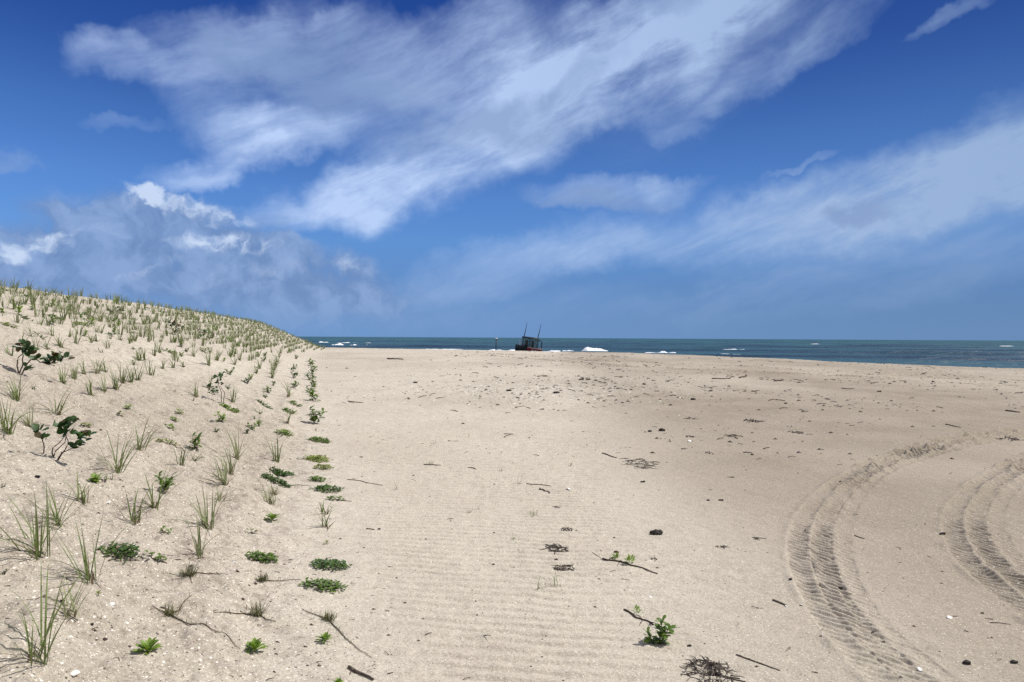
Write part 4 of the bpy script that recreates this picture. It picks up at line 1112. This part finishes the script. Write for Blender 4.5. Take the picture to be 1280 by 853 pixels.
stick((1068, 670), (1081, 674), 1.8, 'small stick lying between the two tyre tracks', bend=.05)
stick((1238, 779), (1263, 781), 1.6, 'thin twig at the lower right between tracks', bend=.06)
stick((940, 672), (958, 674), 1.4, 'short thin twig left of the big tyre track curve', bend=.05)
stick((530, 581), (551, 582), 1.4, 'twig lying under a little sprig in the rippled sand', bend=.02)
stick((560, 551), (573, 552), 1.0, 'faint thin twig behind the little sprig', bend=.02)
stick((630, 543), (642, 543.5), 1.4, 'small far twig above the rippled sand', bend=.03)
stick((740, 691), (751, 700), .8, 'hair thin rootlet near the half buried twig', bend=.1)
stick((458, 661.5), (468, 662.5), 1.8, 'flat chip of wood on the pale sand left of centre', bend=.02)
shell(93, 843, 11, 'largest white shell at the bottom left corner', .5)
shell(140, 756, 7, 'cream shell right of the pale fan of blades', 1.2)
shell(135, 629, 7, 'white shell right of the bright leafy sprout', -.4)
shell(1150, 838, 8, 'white shell fragment in the lower end of the big tyre track', .8)
shell(1187, 773, 7, 'bluish white shell right of the big tyre track', .2)
shell(1002, 757, 5, 'small white shell at the outer rim of the big tyre track', 2)
shell(983, 758, 4, 'small white shell at the end of the short dark stick', 1)
shell(711, 612, 6, 'white shell alone on the sand near the centre', 1.4)
shell(813, 747, 4, 'tiny white shell above the broken brown stick', .4)
shell(292, 703, 4, 'tiny white shell left of the oval creeper mat', .4)
shell(862, 552, 5, 'pale shell in the seaweed streaks', .4)

# green plants out on the flat sand
GF = 'small plants growing on the open sand'
sprig(822, 806, 36, 'bushy green plant casting a clear shadow on the open sand', 'leafmid', 30, 'leafy sprout', .5, GF, .05)
def flatgrass(px, py, h, label, n, sp, lean, dry, mat=0):
    grass(px, py, h, label, n=n, spread=sp, lean=lean, dry=dry, pale=mat, group=GF, wid=.004)
flatgrass(697, 731, 24, 'green blades right one of a low pair below the seaweed tangles', 5, .6, -.5, 2)
flatgrass(676, 736, 20, 'green blades left one of a low pair below the seaweed tangles', 4, .7, .1, 1)
flatgrass(667, 644, 14, 'yellow green starry tuft in the middle of the sand', 12, 1.3, 0, 3)
flatgrass(586, 641, 13, 'pale dry sprig left of the starry tuft', 3, 1., 0, 6, 1)
flatgrass(598, 636, 9, 'single upright stalk right of the pale dry sprig', 1, .2, 0, 2, 1)
flatgrass(648, 605, 16, 'single dry stalk standing above the starry tuft', 2, .2, 0, 3, 1)
flatgrass(496, 612, 12, 'tiny bent stalk on the pale sand left of centre', 2, .4, 0, 3, 1)
flatgrass(541, 581, 9, 'little green sprig over a twig in the rippled sand', 8, 1.3, 0, 2)
flatgrass(541, 555, 8, 'faint sprig far behind the little green one', 5, 1.2, 0, 3, 1)
flatgrass(586, 546, 8, 'short dry stalk far off in the rippled sand', 2, .2, 0, 2, 1)
flatgrass(626, 589, 8, 'small dark leafed sprig left of the upright dry stalk', 6, 1.2, 0, 3)
flatgrass(1261, 508, 14, 'thin dead twig standing near the right edge', 2, .4, -.3, 2, 1)
flatgrass(1031, 463, 9, 'single stalk standing on the far rut line at right', 1, .1, 0, 2, 1)
flatgrass(1206, 545, 14, 'dry stalk standing at the far bend of the big tyre track', 2, .4, -.2, 2, 1)
rosette(642, 676, 7, 'tiny green seedling left of the seaweed tangles', 'leafmid', 8, GF)
rosette(714, 583, 7, 'tiny green seedling left of the lone straight stick', 'leafmid', 8, GF)

# wrack: bits nobody could count
rnd = random.Random(77)
def scatter(name, n, gen, label, mats, cat, kind=0):
    mb = MB(); k = 0; tries = 0; P = []
    while len(P) < n and tries < n * 40:
        tries += 1; q = gen()
        if q is not None: P.append(q)
    xs = np.array([p[0] for p in P]); ys = np.array([p[1] for p in P]); zs = look_h(xs, ys)
    for (x, y, s), z in zip(P, zs):
        mi = rnd.randrange(len(mats)); t = rnd.random()
        if kind == 1 or t < .66:
            q = s * rnd.uniform(.25, .5); vs = []; a0 = rnd.uniform(0, 6.28); el = rnd.uniform(.5, 1.)
            for j in range(5):
                a = a0 + j * 1.257; rr = q * rnd.uniform(.7, 1.2); vs.append((x + math.cos(a) * rr * (1 if kind else 1.3), y + math.sin(a) * rr * el, z - .001))
            vs.append((x, y, z + q * (.35 if kind else .7)))
            mb.add(vs, [(0, 1, 5), (1, 2, 5), (2, 3, 5), (3, 4, 5), (4, 0, 5)], mi)
        else:
            a = rnd.gauss(0, .6) + rnd.choice((0, math.pi)); l = s * rnd.uniform(.8, 2.2)
            p0 = np.array([x, y, z + s * .06]); p2 = p0 + np.array([math.cos(a) * l, math.sin(a) * l, rnd.uniform(0, .25) * l]); p1 = (p0 + p2) / 2 + np.array([rnd.gauss(0, l * .1), rnd.gauss(0, l * .1), l * .06])
            mb.tube([p0, p1, p2], s * .09, s * .06, 4, mi)
    o = mb.build(name, [M[m_] for m_ in mats], sm=False); tag(o, label, cat, kind='stuff'); return o
RUTS = [p_[0] for p_ in paths if p_[2][0] == 2]
def g_far():
    if rnd.random() < .22:
        P = rnd.choice(RUTS); k = rnd.randrange(len(P) - 1); q = P[k] + (P[k + 1] - P[k]) * rnd.random()
        if not (-.2 < q[0] / q[1] < .85): return None
        return q[0] + rnd.gauss(0, .10), q[1] + rnd.gauss(0, .12), rnd.choice((.05, .08, .11)) * np.interp(q[1], [20, 90], [.9, 2.])
    y = 9 * (88 / 9) ** rnd.random(); u = rnd.uniform(-.32, .85); x = u * y
    if float(dune_p(np.array([x]), np.array([y]))[0]) > -.3: return None
    if seg_dist(np.array([x]), np.array([y]), SHX, SHY)[0] > -.5: return None
    dens = np.interp(y, [9, 13, 18, 30, 45, 90], [.10, .35, 1, 1, .5, .35]) * np.interp(u, [-.3, -.1, 0, .3, .6, .85], [.10, .3, 1, 1, .8, .55])
    dens *= np.clip(.55 + 2.0 * float(fbm(np.array([x * .35]), np.array([y * .22]), 14, 2)[0]), .03, 1.2)
    if rnd.random() > dens: return None
    return x, y, rnd.choice((.02, .03, .05, .05, .08, .13)) * np.interp(y, [9, 25, 90], [.6, 1.2, 2.2])
scatter('wrack_debris', 5200, g_far, 'countless bits of dry seaweed and twig strewn over the far beach', ['weed', 'weedgrey', 'wood'], 'wrack')
def g_near():
    y = 2.8 * (14 / 2.8) ** rnd.random(); u = rnd.uniform(-.8, .85); x = u * y
    p = float(dune_p(np.array([x]), np.array([y]))[0])
    if rnd.random() > (1. if p > -.4 else .32): return None
    return x, y, rnd.choice((.006, .008, .010, .014, .022)) * (1 + y * .05)
scatter('sand_litter', 1900, g_near, 'fine dark litter of dry leaf and stalk bits on the near sand', ['weed', 'wood', 'weedgrey'], 'litter')
def g_shell():
    y = 2.8 * (26 / 2.8) ** rnd.random(); u = rnd.uniform(-.8, .85); x = u * y
    p = float(dune_p(np.array([x]), np.array([y]))[0])
    if rnd.random() > (1. if p > -.6 else .3): return None
    return x, y, rnd.choice((.004, .005, .007, .012)) * (1 + y * .05)
scatter('shell_bits', 1300, g_shell, 'fine white shell fragments spread over the sand', ['shell'], 'shell fragments', 1)
def g_pale():
    c = flat_at(650, 487); x = c[0] + rnd.gauss(0, 2.2); y = c[1] + rnd.gauss(0, 2.6); return x, y, rnd.choice((.05, .08, .11))
scatter('pale_shell_patch', 800, g_pale, 'patch of broken pale shells in the distance left of the black lump', ['shell', 'woodgrey'], 'shell fragments', 1)

# ------------------------------------------------------------------ boat in the surf
M['hullblack'] = plain('black_hull_paint', (.012, .013, .016), (.03, .03, .03), .35, 3, .1, .5)
M['hullred'] = plain('dark_red_hull_paint', (.36, .018, .035), (.20, .010, .02), .35, 3, .1, .5)
M['boatwhite'] = plain('white_gelcoat', (.75, .74, .72), (.5, .5, .48), .35, 3, .1, .5)
M['frame'] = plain('black_canvas_frame', (.012, .014, .02), (.03, .03, .035), .5, 5, .1)
m, nt, B, out = newmat('clear_vinyl_window'); B.inputs['Base Color'].default_value = (.10, .12, .11, 1); B.inputs['Roughness'].default_value = .15
B.inputs['Alpha'].default_value = .22; M['vinyl'] = m
BY = 125.; u = BY / F
bc = np.array([(660 - 640) * u, BY, 0.]); 
_, hy, _ = project(bc[0], BY, CAMZ)
bz = CAMZ - (438.6 - hy) * u        # height of the line of sight that grazes the berm
boat = empty('boat', (bc[0], BY, bz - .25)); boat.rotation_euler = (rad(4), rad(6.5), rad(-8))
tag(boat, 'black and red fishing boat with dark canopy aground in the surf, tilted', 'boat')
def bx(px): return (px - 660) * u
def bzz(py): return (438.6 - py) * u + .25
mb = MB(); st = 17
secs = []
for i in range(st + 1):
    t = i / st; x = bx(643.5) + (bx(677) - bx(643.5)) * t
    hwid = .95 * (min(1, (t + .03) * 3.2) ** .6) * (1 - .12 * max(0, t - .7) / .3); sheer = bzz(433.2) - .14 * t * 1.6 + .10 * (1 - t) ** 2; keel = -.25 + .25 * (1 - min(1, t * 2.5)) ** 2
    secs.append([(x, -hwid, sheer), (x, -hwid * .96, sheer * .55), (x, -hwid * .72, keel + .18), (x, 0, keel), (x, hwid * .72, keel + .18), (x, hwid * .96, sheer * .55), (x, hwid, sheer)])
vs = [p for s_ in secs for p in s_]; fs = []; mis = []
for i in range(st):
    for j in range(6): fs.append((i * 7 + j, i * 7 + j + 1, (i + 1) * 7 + j + 1, (i + 1) * 7 + j)); mis.append(0 if i < 8 else 1)
fs.append(tuple(range(7))[::-1]); mis.append(0); fs.append(tuple(st * 7 + j for j in range(7))); mis.append(1)
mb.add(vs, fs); mb.m = mis; mb.build('hull', [M['hullblack'], M['hullred']], boat)
mb = MB(); vs = []; fs = []
for i in range(st + 1):
    s_ = secs[i]; vs += [(s_[0][0], s_[0][1] * .97, s_[0][2] - .06), (s_[6][0], s_[6][1] * .97, s_[6][2] - .06)]
for i in range(st): fs.append((2 * i, 2 * i + 2, 2 * i + 3, 2 * i + 1))
mb.add(vs, fs); mb.build('deck', M['hullblack'], boat)
mb = MB()
mb.tube([(secs[i][0][0], secs[i][0][1] - .03, secs[i][0][2] + .01) for i in range(8, st + 1)], .045, .045, 6)
mb.tube([(secs[i][6][0], secs[i][6][1] + .03, secs[i][6][2] + .01) for i in range(8, st + 1)], .045, .045, 6)
mb.build('gunwale_rail', M['boatwhite'], boat)
mb = MB()  # white name band patches on the red side
for a, b in ((665, 667.5), (669, 671)):
    mb.box(bx(a), bx(b), -1.0, -.97, bzz(437.3), bzz(436.3))
mb.build('white_patch', M['boatwhite'], boat)
z0, z1 = bzz(433.5), bzz(422.3)
x0, x1 = bx(652), bx(671)
mb = MB()
for x in (x0, (x0 + x1) / 2, x1):
    for y in (-.75, .75): mb.tube([(x, y, z0 - .2), (x - .02, y, z1)], .055, .05, 6)
for y in (-.75, .75):
    mb.tube([(x0, y, z0 + .15), (x1, y, z0 + .05)], .05, .05, 6)
mb.build('canopy_frame', M['frame'], boat)
mb = MB(); mb.box(x0 - .12, x1 + .12, -.88, .88, z1 - .04, z1 + .10); mb.build('canopy_roof', M['frame'], boat)
for y in (-.73, .73):
    for a, b in ((x0 + .08, (x0 + x1) / 2 - .08), ((x0 + x1) / 2 + .08, x1 - .08)):
        mb = MB(); mb.box(a, b, y - .008, y + .008, z0 + .22, z1 - .06); mb.build('window', M['vinyl'], boat)
mb = MB(); mb.box(x0 + .5, x0 + 1.0, -.35, .35, z0 - .2, z0 + .95); mb.lump((x0 + .75, 0, z0 + 1.0), .28, .3, .2, 3); mb.build('helm_console', M['frame'], boat)
mb = MB(); mb.box(x0 + 1.7, x0 + 2.1, -.4, .4, z0 - .2, z0 + .85); mb.lump((x0 + 1.85, 0, z0 + .95), .22, .35, .2, 5); mb.build('seat', M['frame'], boat)
for y in (-.7, .7):
    mb = MB(); xa = bx(671.5); xb = bx(676); zt = bzz(424.6)
    mb.tube([(xa, y, zt + .02), (xa + .3, y, zt + .03), (xb - .1, y, zt - .05), (xb, y, zt - .3), (xb + .02, y, bzz(433.5) - .2)], .05, .05, 6); mb.build('aft_hoop', M['frame'], boat)
for xx, y in ((653.2, -.5), (670., .5)):
    mb = MB(); mb.tube([(bx(xx), y, z1), (bx(xx) + .20, y, z1 + 1.5)], .085, .07, 6); mb.tube([(bx(xx) + .20, y, z1 + 1.5), (bx(xx) + .32, y, z1 + 2.9)], .05, .025, 5); mb.build('fishing_pole', M['frame'], boat)
mb = MB(); mb.tube([(bx(649), -.3, bzz(434)), (bx(649), -.3, bzz(427.5))], .06, .06, 7); mb.lump((bx(649.3), -.3, bzz(426.8)), .13, .13, .12, 1, rough=.1); mb.tube([(bx(650), -.3, bzz(434)), (bx(650), -.3, bzz(428))], .04, .04, 6); mb.build('bow_post', M['boatwhite'], boat)
mb = MB(); mb.box(bx(651.5), bx(656), -.5, .5, bzz(436), bzz(431.5)); mb.build('cooler_box', plain('grey_box', (.16, .17, .22), (.08, .09, .12), .6, 4, .1), boat)

# marker post
u2 = 112 / F
pc = np.array([(619.6 - 640) * u2, 112., 0]); _, hy2, _ = project(pc[0], 112, CAMZ)
gzp = gz(pc[0], 112.); top = CAMZ - (423.6 - hy2) * u2
post = empty('marker_post', (pc[0], 112., gzp)); tag(post, 'thin dark marker post with a white cap at the waterline left of the boat', 'marker post')
hh = top - gzp
mb = MB(); mb.tube([(0, 0, -.3), (.03, 0, hh * .5), (.12, 0, hh)], .085, .075, 9); mb.build('pole', M['frame'], post)
mb = MB(); mb.lump((.13, 0, hh), .21, .21, .14, 2, rough=.05, nu=12, nv=8); mb.build('cap', M['boatwhite'], post)
mb = MB(); mb.lump((0, 0, .0), .3, .3, max(.2, hh * .0 + .28), 4, rough=.3); mb.build('foot', M['stone'], post)

# ------------------------------------------------------------------ camera, sun, sky
cam = bpy.data.cameras.new('camera'); co = bpy.data.objects.new('camera', cam); COL.objects.link(co)
from mathutils import Matrix
mw = Matrix(((RT[0], UP[0], -fw[0], 0), (RT[1], UP[1], -fw[1], 0), (RT[2], UP[2], -fw[2], CAMZ), (0, 0, 0, 1)))
co.matrix_world = mw; cam.lens = 24; cam.sensor_width = 36; cam.clip_end = 60000; cam.clip_start = .05
SC.camera = co
SUN_EL = 51; SUN_AZ = 68      # azimuth from +Y towards +X
sd = np.array([math.sin(rad(SUN_AZ)) * math.cos(rad(SUN_EL)), math.cos(rad(SUN_AZ)) * math.cos(rad(SUN_EL)), math.sin(rad(SUN_EL))])
sl = bpy.data.lights.new('sun', 'SUN'); sl.energy = 4.5; sl.angle = rad(.55); sl.color = (1., .955, .89)
so = bpy.data.objects.new('sun', sl); COL.objects.link(so)
from mathutils import Vector
so.rotation_euler = Vector(tuple(sd)).to_track_quat('Z', 'Y').to_euler()

W = bpy.data.worlds.new('World'); SC.world = W; W.use_nodes = True; nt = W.node_tree; L = nt.links.new
for n_ in list(nt.nodes): nt.nodes.remove(n_)
out = nt.nodes.new('ShaderNodeOutputWorld'); bg = nt.nodes.new('ShaderNodeBackground'); L(bg.outputs[0], out.inputs[0])
STR = .10; bg.inputs[1].default_value = STR
sky = nt.nodes.new('ShaderNodeTexSky'); sky.sky_type = 'NISHITA'; sky.sun_disc = False
sky.sun_elevation = rad(SUN_EL); sky.sun_rotation = rad(SUN_AZ); sky.altitude = 0; sky.air_density = 1.; sky.dust_density = .4; sky.ozone_density = 3.
tc = nt.nodes.new('ShaderNodeTexCoord').outputs['Generated']
sx = nt.nodes.new('ShaderNodeSeparateXYZ'); L(tc, sx.inputs[0])
X_, Y_, Z_ = sx.outputs
az = math_(nt, 'ARCTAN2', X_, Y_); el = math_(nt, 'ARCSINE', Z_)
AZ = math_(nt, 'MULTIPLY', az, F); EL = math_(nt, 'MULTIPLY', el, F)
cb = nt.nodes.new('ShaderNodeCombineXYZ'); L(AZ, cb.inputs[0]); L(EL, cb.inputs[1]); cb.inputs[2].default_value = 1.; P0 = cb.outputs[0]
def vop(op, a, b):
    n = nt.nodes.new('ShaderNodeVectorMath'); n.operation = op
    for s, v in zip(n.inputs, (a, b)):
        if hasattr(v, 'is_output'): L(v, s)
        else: s.default_value = v
    return n.outputs[0]
def noise(vec, scale, detail=5., rough=.55, col=False, rot=0., sc=(1, 1, 1), loc=(0, 0, 0), dist=0.):
    mp = nt.nodes.new('ShaderNodeMapping'); mp.vector_type = 'TEXTURE'; mp.inputs['Rotation'].default_value = (0, 0, rot); mp.inputs['Scale'].default_value = sc; mp.inputs['Location'].default_value = loc
    L(vec, mp.inputs[0]); n = nt.nodes.new('ShaderNodeTexNoise'); n.noise_dimensions = '2D'; L(mp.outputs[0], n.inputs['Vector'])
    n.inputs['Scale'].default_value = scale; n.inputs['Detail'].default_value = detail; n.inputs['Roughness'].default_value = rough; n.inputs['Distortion'].default_value = dist
    return n.outputs['Color' if col else 0]
def warp(vec, scale, amt, detail, seed):
    c = noise(vec, scale, detail, .6, True, loc=(seed * 100, seed * 37, 0)); c = vop('SUBTRACT', c, (.5, .5, .5)); return vop('ADD', vec, vop('MULTIPLY', c, (amt, amt, 0)))
PW = warp(P0, 1 / 140, 90, 5., 1)     # big soft warp with fine detail for cirrus
PC = warp(P0, 1 / 55, 40, 4., 3)      # lumpy warp for cumulus
def dotn(vec, v):
    n = nt.nodes.new('ShaderNodeVectorMath'); n.operation = 'DOT_PRODUCT'; L(vec, n.inputs[0]); n.inputs[1].default_value = v
    return n.outputs['Value']
def blob(vec, px, py, rx, ry, rot, w):
    r = ray(px, py); r = r / np.linalg.norm(r); a = math.atan2(r[0], r[1]); e = math.asin(r[2])
    ca = math.cos(a); rx *= ca ** 1.5; ry *= ca; c_, s_ = math.cos(rad(rot)), math.sin(rad(rot)); cx, cy = a * F, e * F
    u_ = dotn(vec, (c_ / rx, s_ / rx, -(c_ * cx + s_ * cy) / rx)); v_ = dotn(vec, (-s_ / ry, c_ / ry, -(-s_ * cx + c_ * cy) / ry))
    n = nt.nodes.new('ShaderNodeMath'); n.operation = 'MULTIPLY_ADD'; L(v_, n.inputs[0]); L(v_, n.inputs[1]); L(math_(nt, 'MULTIPLY', u_, u_), n.inputs[2])
    return ramp(nt, n.outputs[0], -.25, 1.75, w * 1.06, 0)
def total(vec, blobs):
    t = None
    for b_ in blobs:
        o = blob(vec, *b_); t = o if t is None else math_(nt, 'ADD', t, o)
    return t
CIRRUS = [(590, 130, 130, 55, 25, .45), (700, 150, 110, 36, 28, .35), (860, 130, 160, 50, 20, .15), (900, 15, 230, 55, 12, .9), (770, 70, 200, 62, 20, .95), (690, 120, 120, 50, 24, .7), (640, 30, 130, 40, 8, .55), (560, 70, 130, 55, 10, .5),
          (530, 218, 150, 48, 20, .95), (440, 250, 120, 34, 12, 1.), (360, 262, 70, 14, 4, .4), (640, 180, 120, 40, 20, .7),
          (1025, 48, 50, 22, 28, .6), (950, 95, 90, 22, 22, .5), (850, 120, 90, 26, 18, .4), (835, 165, 45, 14, 5, .4),
          (360, 165, 110, 30, 5, 1.), (290, 205, 90, 22, 20, .85), (260, 225, 60, 12, 20, .5), (150, 82, 70, 26, 10, .75), (280, 62, 110, 36, 8, .6), (260, 130, 60, 40, -45, .6), (420, 85, 150, 62, 0, .62), (412, 35, 32, 18, 20, .3),
          (1290, 190, 140, 62, 24, 1.), (1170, 235, 150, 48, 18, .9), (1010, 275, 180, 42, 10, .8), (850, 292, 190, 38, 5, .7), (670, 325, 170, 30, 10, .6), (1120, 290, 260, 40, 12, .5),
          (1000, 221, 50, 5, 12, .7), (1190, 8, 50, 11, 15, .75), (1120, 350, 320, 34, 6, .45), (760, 240, 105, 19, 2, .75), (832, 232, 42, 17, 0, .6),
          (150, 155, 60, 10, 12, .3), (600, 385, 500, 30, 0, .25), (900, 20, 90, 20, 10, .3), (1265, 300, 90, 20, 10, .3)]
GREY = [(420, 95, 150, 42, 0, .8), (350, 75, 90, 30, 10, .6), (600, 168, 130, 28, 12, .9), (730, 95, 60, 16, 40, .6), (820, 14, 60, 14, 10, .5), (1072, 271, 42, 11, 5, .8), (760, 250, 100, 12, 0, .6), (335, 268, 22, 8, 0, .5), (690, 170, 80, 14, 15, .5)]
CUM = [(170, 272, 110, 36, -4, 1.), (260, 285, 110, 30, -8, .9), (110, 305, 140, 42, 8, 1.), (270, 335, 190, 45, -4, 1.), (20, 330, 130, 36, 8, 1.), (380, 345, 150, 40, -8, .8), (330, 310, 60, 18, 0, .5), (445, 332, 30, 18, 0, .5), (200, 380, 420, 44, -2, 1.), (10, 203, 40, 14, 0, .5), (50, 262, 60, 12, 0, .4)]
HIGH = [(285, 304, 70, 13, -2, 1.), (235, 258, 80, 12, -14, .85), (180, 246, 32, 12, 20, .8), (20, 315, 40, 14, 35, .9), (70, 303, 34, 10, 10, .6), (345, 335, 40, 12, 0, .35), (440, 330, 26, 12, 0, .5), (190, 335, 60, 8, 25, .4), (110, 290, 50, 10, 10, .4), (262, 348, 30, 10, 30, .35)]
cir = total(PW, CIRRUS)
PF = warp(P0, 1 / 260, 60, 2., 8)
fib = noise(PF, 1 / 34, 6., .66, rot=rad(21), sc=(4.6, 1, 1)); fib2 = noise(PF, 1 / 110, 6., .62, rot=rad(16), sc=(2.2, 1, 1), loc=(900, 100, 0))
nz = math_(nt, 'ADD', ramp(nt, fib2, .25, .75, .25, 1.15, False), ramp(nt, fib, .25, .75, -.18, .60, False))
cir = math_(nt, 'MULTIPLY', cir, nz)
cir = ramp(nt, cir, .04, 1.8, 0, .94, False); cir = math_(nt, 'POWER', cir, 1.05)
gry = total(PW, GREY); gry = math_(nt, 'MULTIPLY', gry, ramp(nt, fib2, .3, .6, .3, 1.4), True)
cum = total(PC, CUM); cn = noise(PC, 1 / 48, 6., .60)
cum = ramp(nt, math_(nt, 'MULTIPLY', cum, ramp(nt, cn, .25, .75, .35, 1.4, False)), .05, 1.25, 0, .88)
hi = total(PC, HIGH); cn2 = noise(PC, 1 / 24, 5., .60, loc=(300, 20, 0))
hi = ramp(nt, math_(nt, 'MULTIPLY', math_(nt, 'MULTIPLY', hi, 1.25), ramp(nt, cn2, .3, .65, .1, 1.15, False)), .08, 1.35, 0, .9)
def K(r, g, b):   # sRGB 0..255 to radiance divided by world strength
    f = lambda c: ((c / 255 + .055) / 1.055) ** 2.4
    return (f(r) / STR, f(g) / STR, f(b) / STR)
# deep blue of a clear subtropical sky: filter the sky texture by height
cr = nt.nodes.new('ShaderNodeValToRGB'); L(ramp(nt, el, 0, .5, 0, 1, False), cr.inputs[0])
stops = [(0, (.17, .36, .93)), (.14, (.225, .39, .78)), (.28, (.335, .545, .90)), (.40, (.335, .54, .90)), (.56, (.26, .45, .79)), (.75, (.145, .29, .64)), (.95, (.085, .215, .575))]
els = cr.color_ramp.elements
for k, (p_, c_) in enumerate(stops):
    e = els[k] if k < 2 else els.new(p_)
    e.position = p_; e.color = (*c_, 1)
azg = ramp(nt, az, -.65, .65, 1.42, .80, False)
skyc = vop('MULTIPLY', sky.outputs[0], cr.outputs[0]); g_ = nt.nodes.new('ShaderNodeVectorMath'); g_.operation = 'SCALE'; L(skyc, g_.inputs[0]); L(azg, g_.inputs[3]); skyc = g_.outputs[0]
hz = ramp(nt, el, .0, .16, .75, 0)
azr = ramp(nt, az, -.3, .7)
skyc = mixc(nt, hz, skyc, mixc(nt, azr, K(107, 149, 205), K(102, 138, 184)))
col = mixc(nt, cir, skyc, mixc(nt, azr, K(190, 213, 251), K(154, 180, 217)))
col = mixc(nt, math_(nt, 'MULTIPLY', gry, .65), col, K(126, 153, 198))
cb2 = mixc(nt, ramp(nt, cn, .34, .68), K(114, 143, 190), K(142, 169, 213))
col = mixc(nt, cum, col, cb2)
col = mixc(nt, hi, col, K(204, 221, 247))
col = mixc(nt, ramp(nt, el, .0, .07, .7, 0), col, mixc(nt, azr, K(116, 155, 204), K(108, 143, 186)))
# unseen broken white cloud, added behind and above the camera as neutral fill light
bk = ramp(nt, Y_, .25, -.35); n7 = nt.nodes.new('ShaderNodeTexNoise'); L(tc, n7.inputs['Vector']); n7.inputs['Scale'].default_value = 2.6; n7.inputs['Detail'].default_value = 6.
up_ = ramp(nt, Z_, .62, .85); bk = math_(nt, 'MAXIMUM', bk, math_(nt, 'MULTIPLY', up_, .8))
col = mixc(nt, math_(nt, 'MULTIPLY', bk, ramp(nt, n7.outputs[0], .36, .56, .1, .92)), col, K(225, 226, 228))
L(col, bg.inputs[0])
W.cycles.sampling_method = 'MANUAL'; W.cycles.sample_map_resolution = 512

SC.view_settings.view_transform = 'Standard'; SC.view_settings.look = 'None'; SC.view_settings.exposure = 0; SC.view_settings.gamma = 1; SC.view_settings.use_curve_mapping = False
SC.cycles.use_denoising = False
SC.cycles.max_bounces = 5; SC.cycles.diffuse_bounces = 2; SC.cycles.glossy_bounces = 2; SC.cycles.transmission_bounces = 2; SC.cycles.transparent_max_bounces = 6
SC.render.use_persistent_data = False
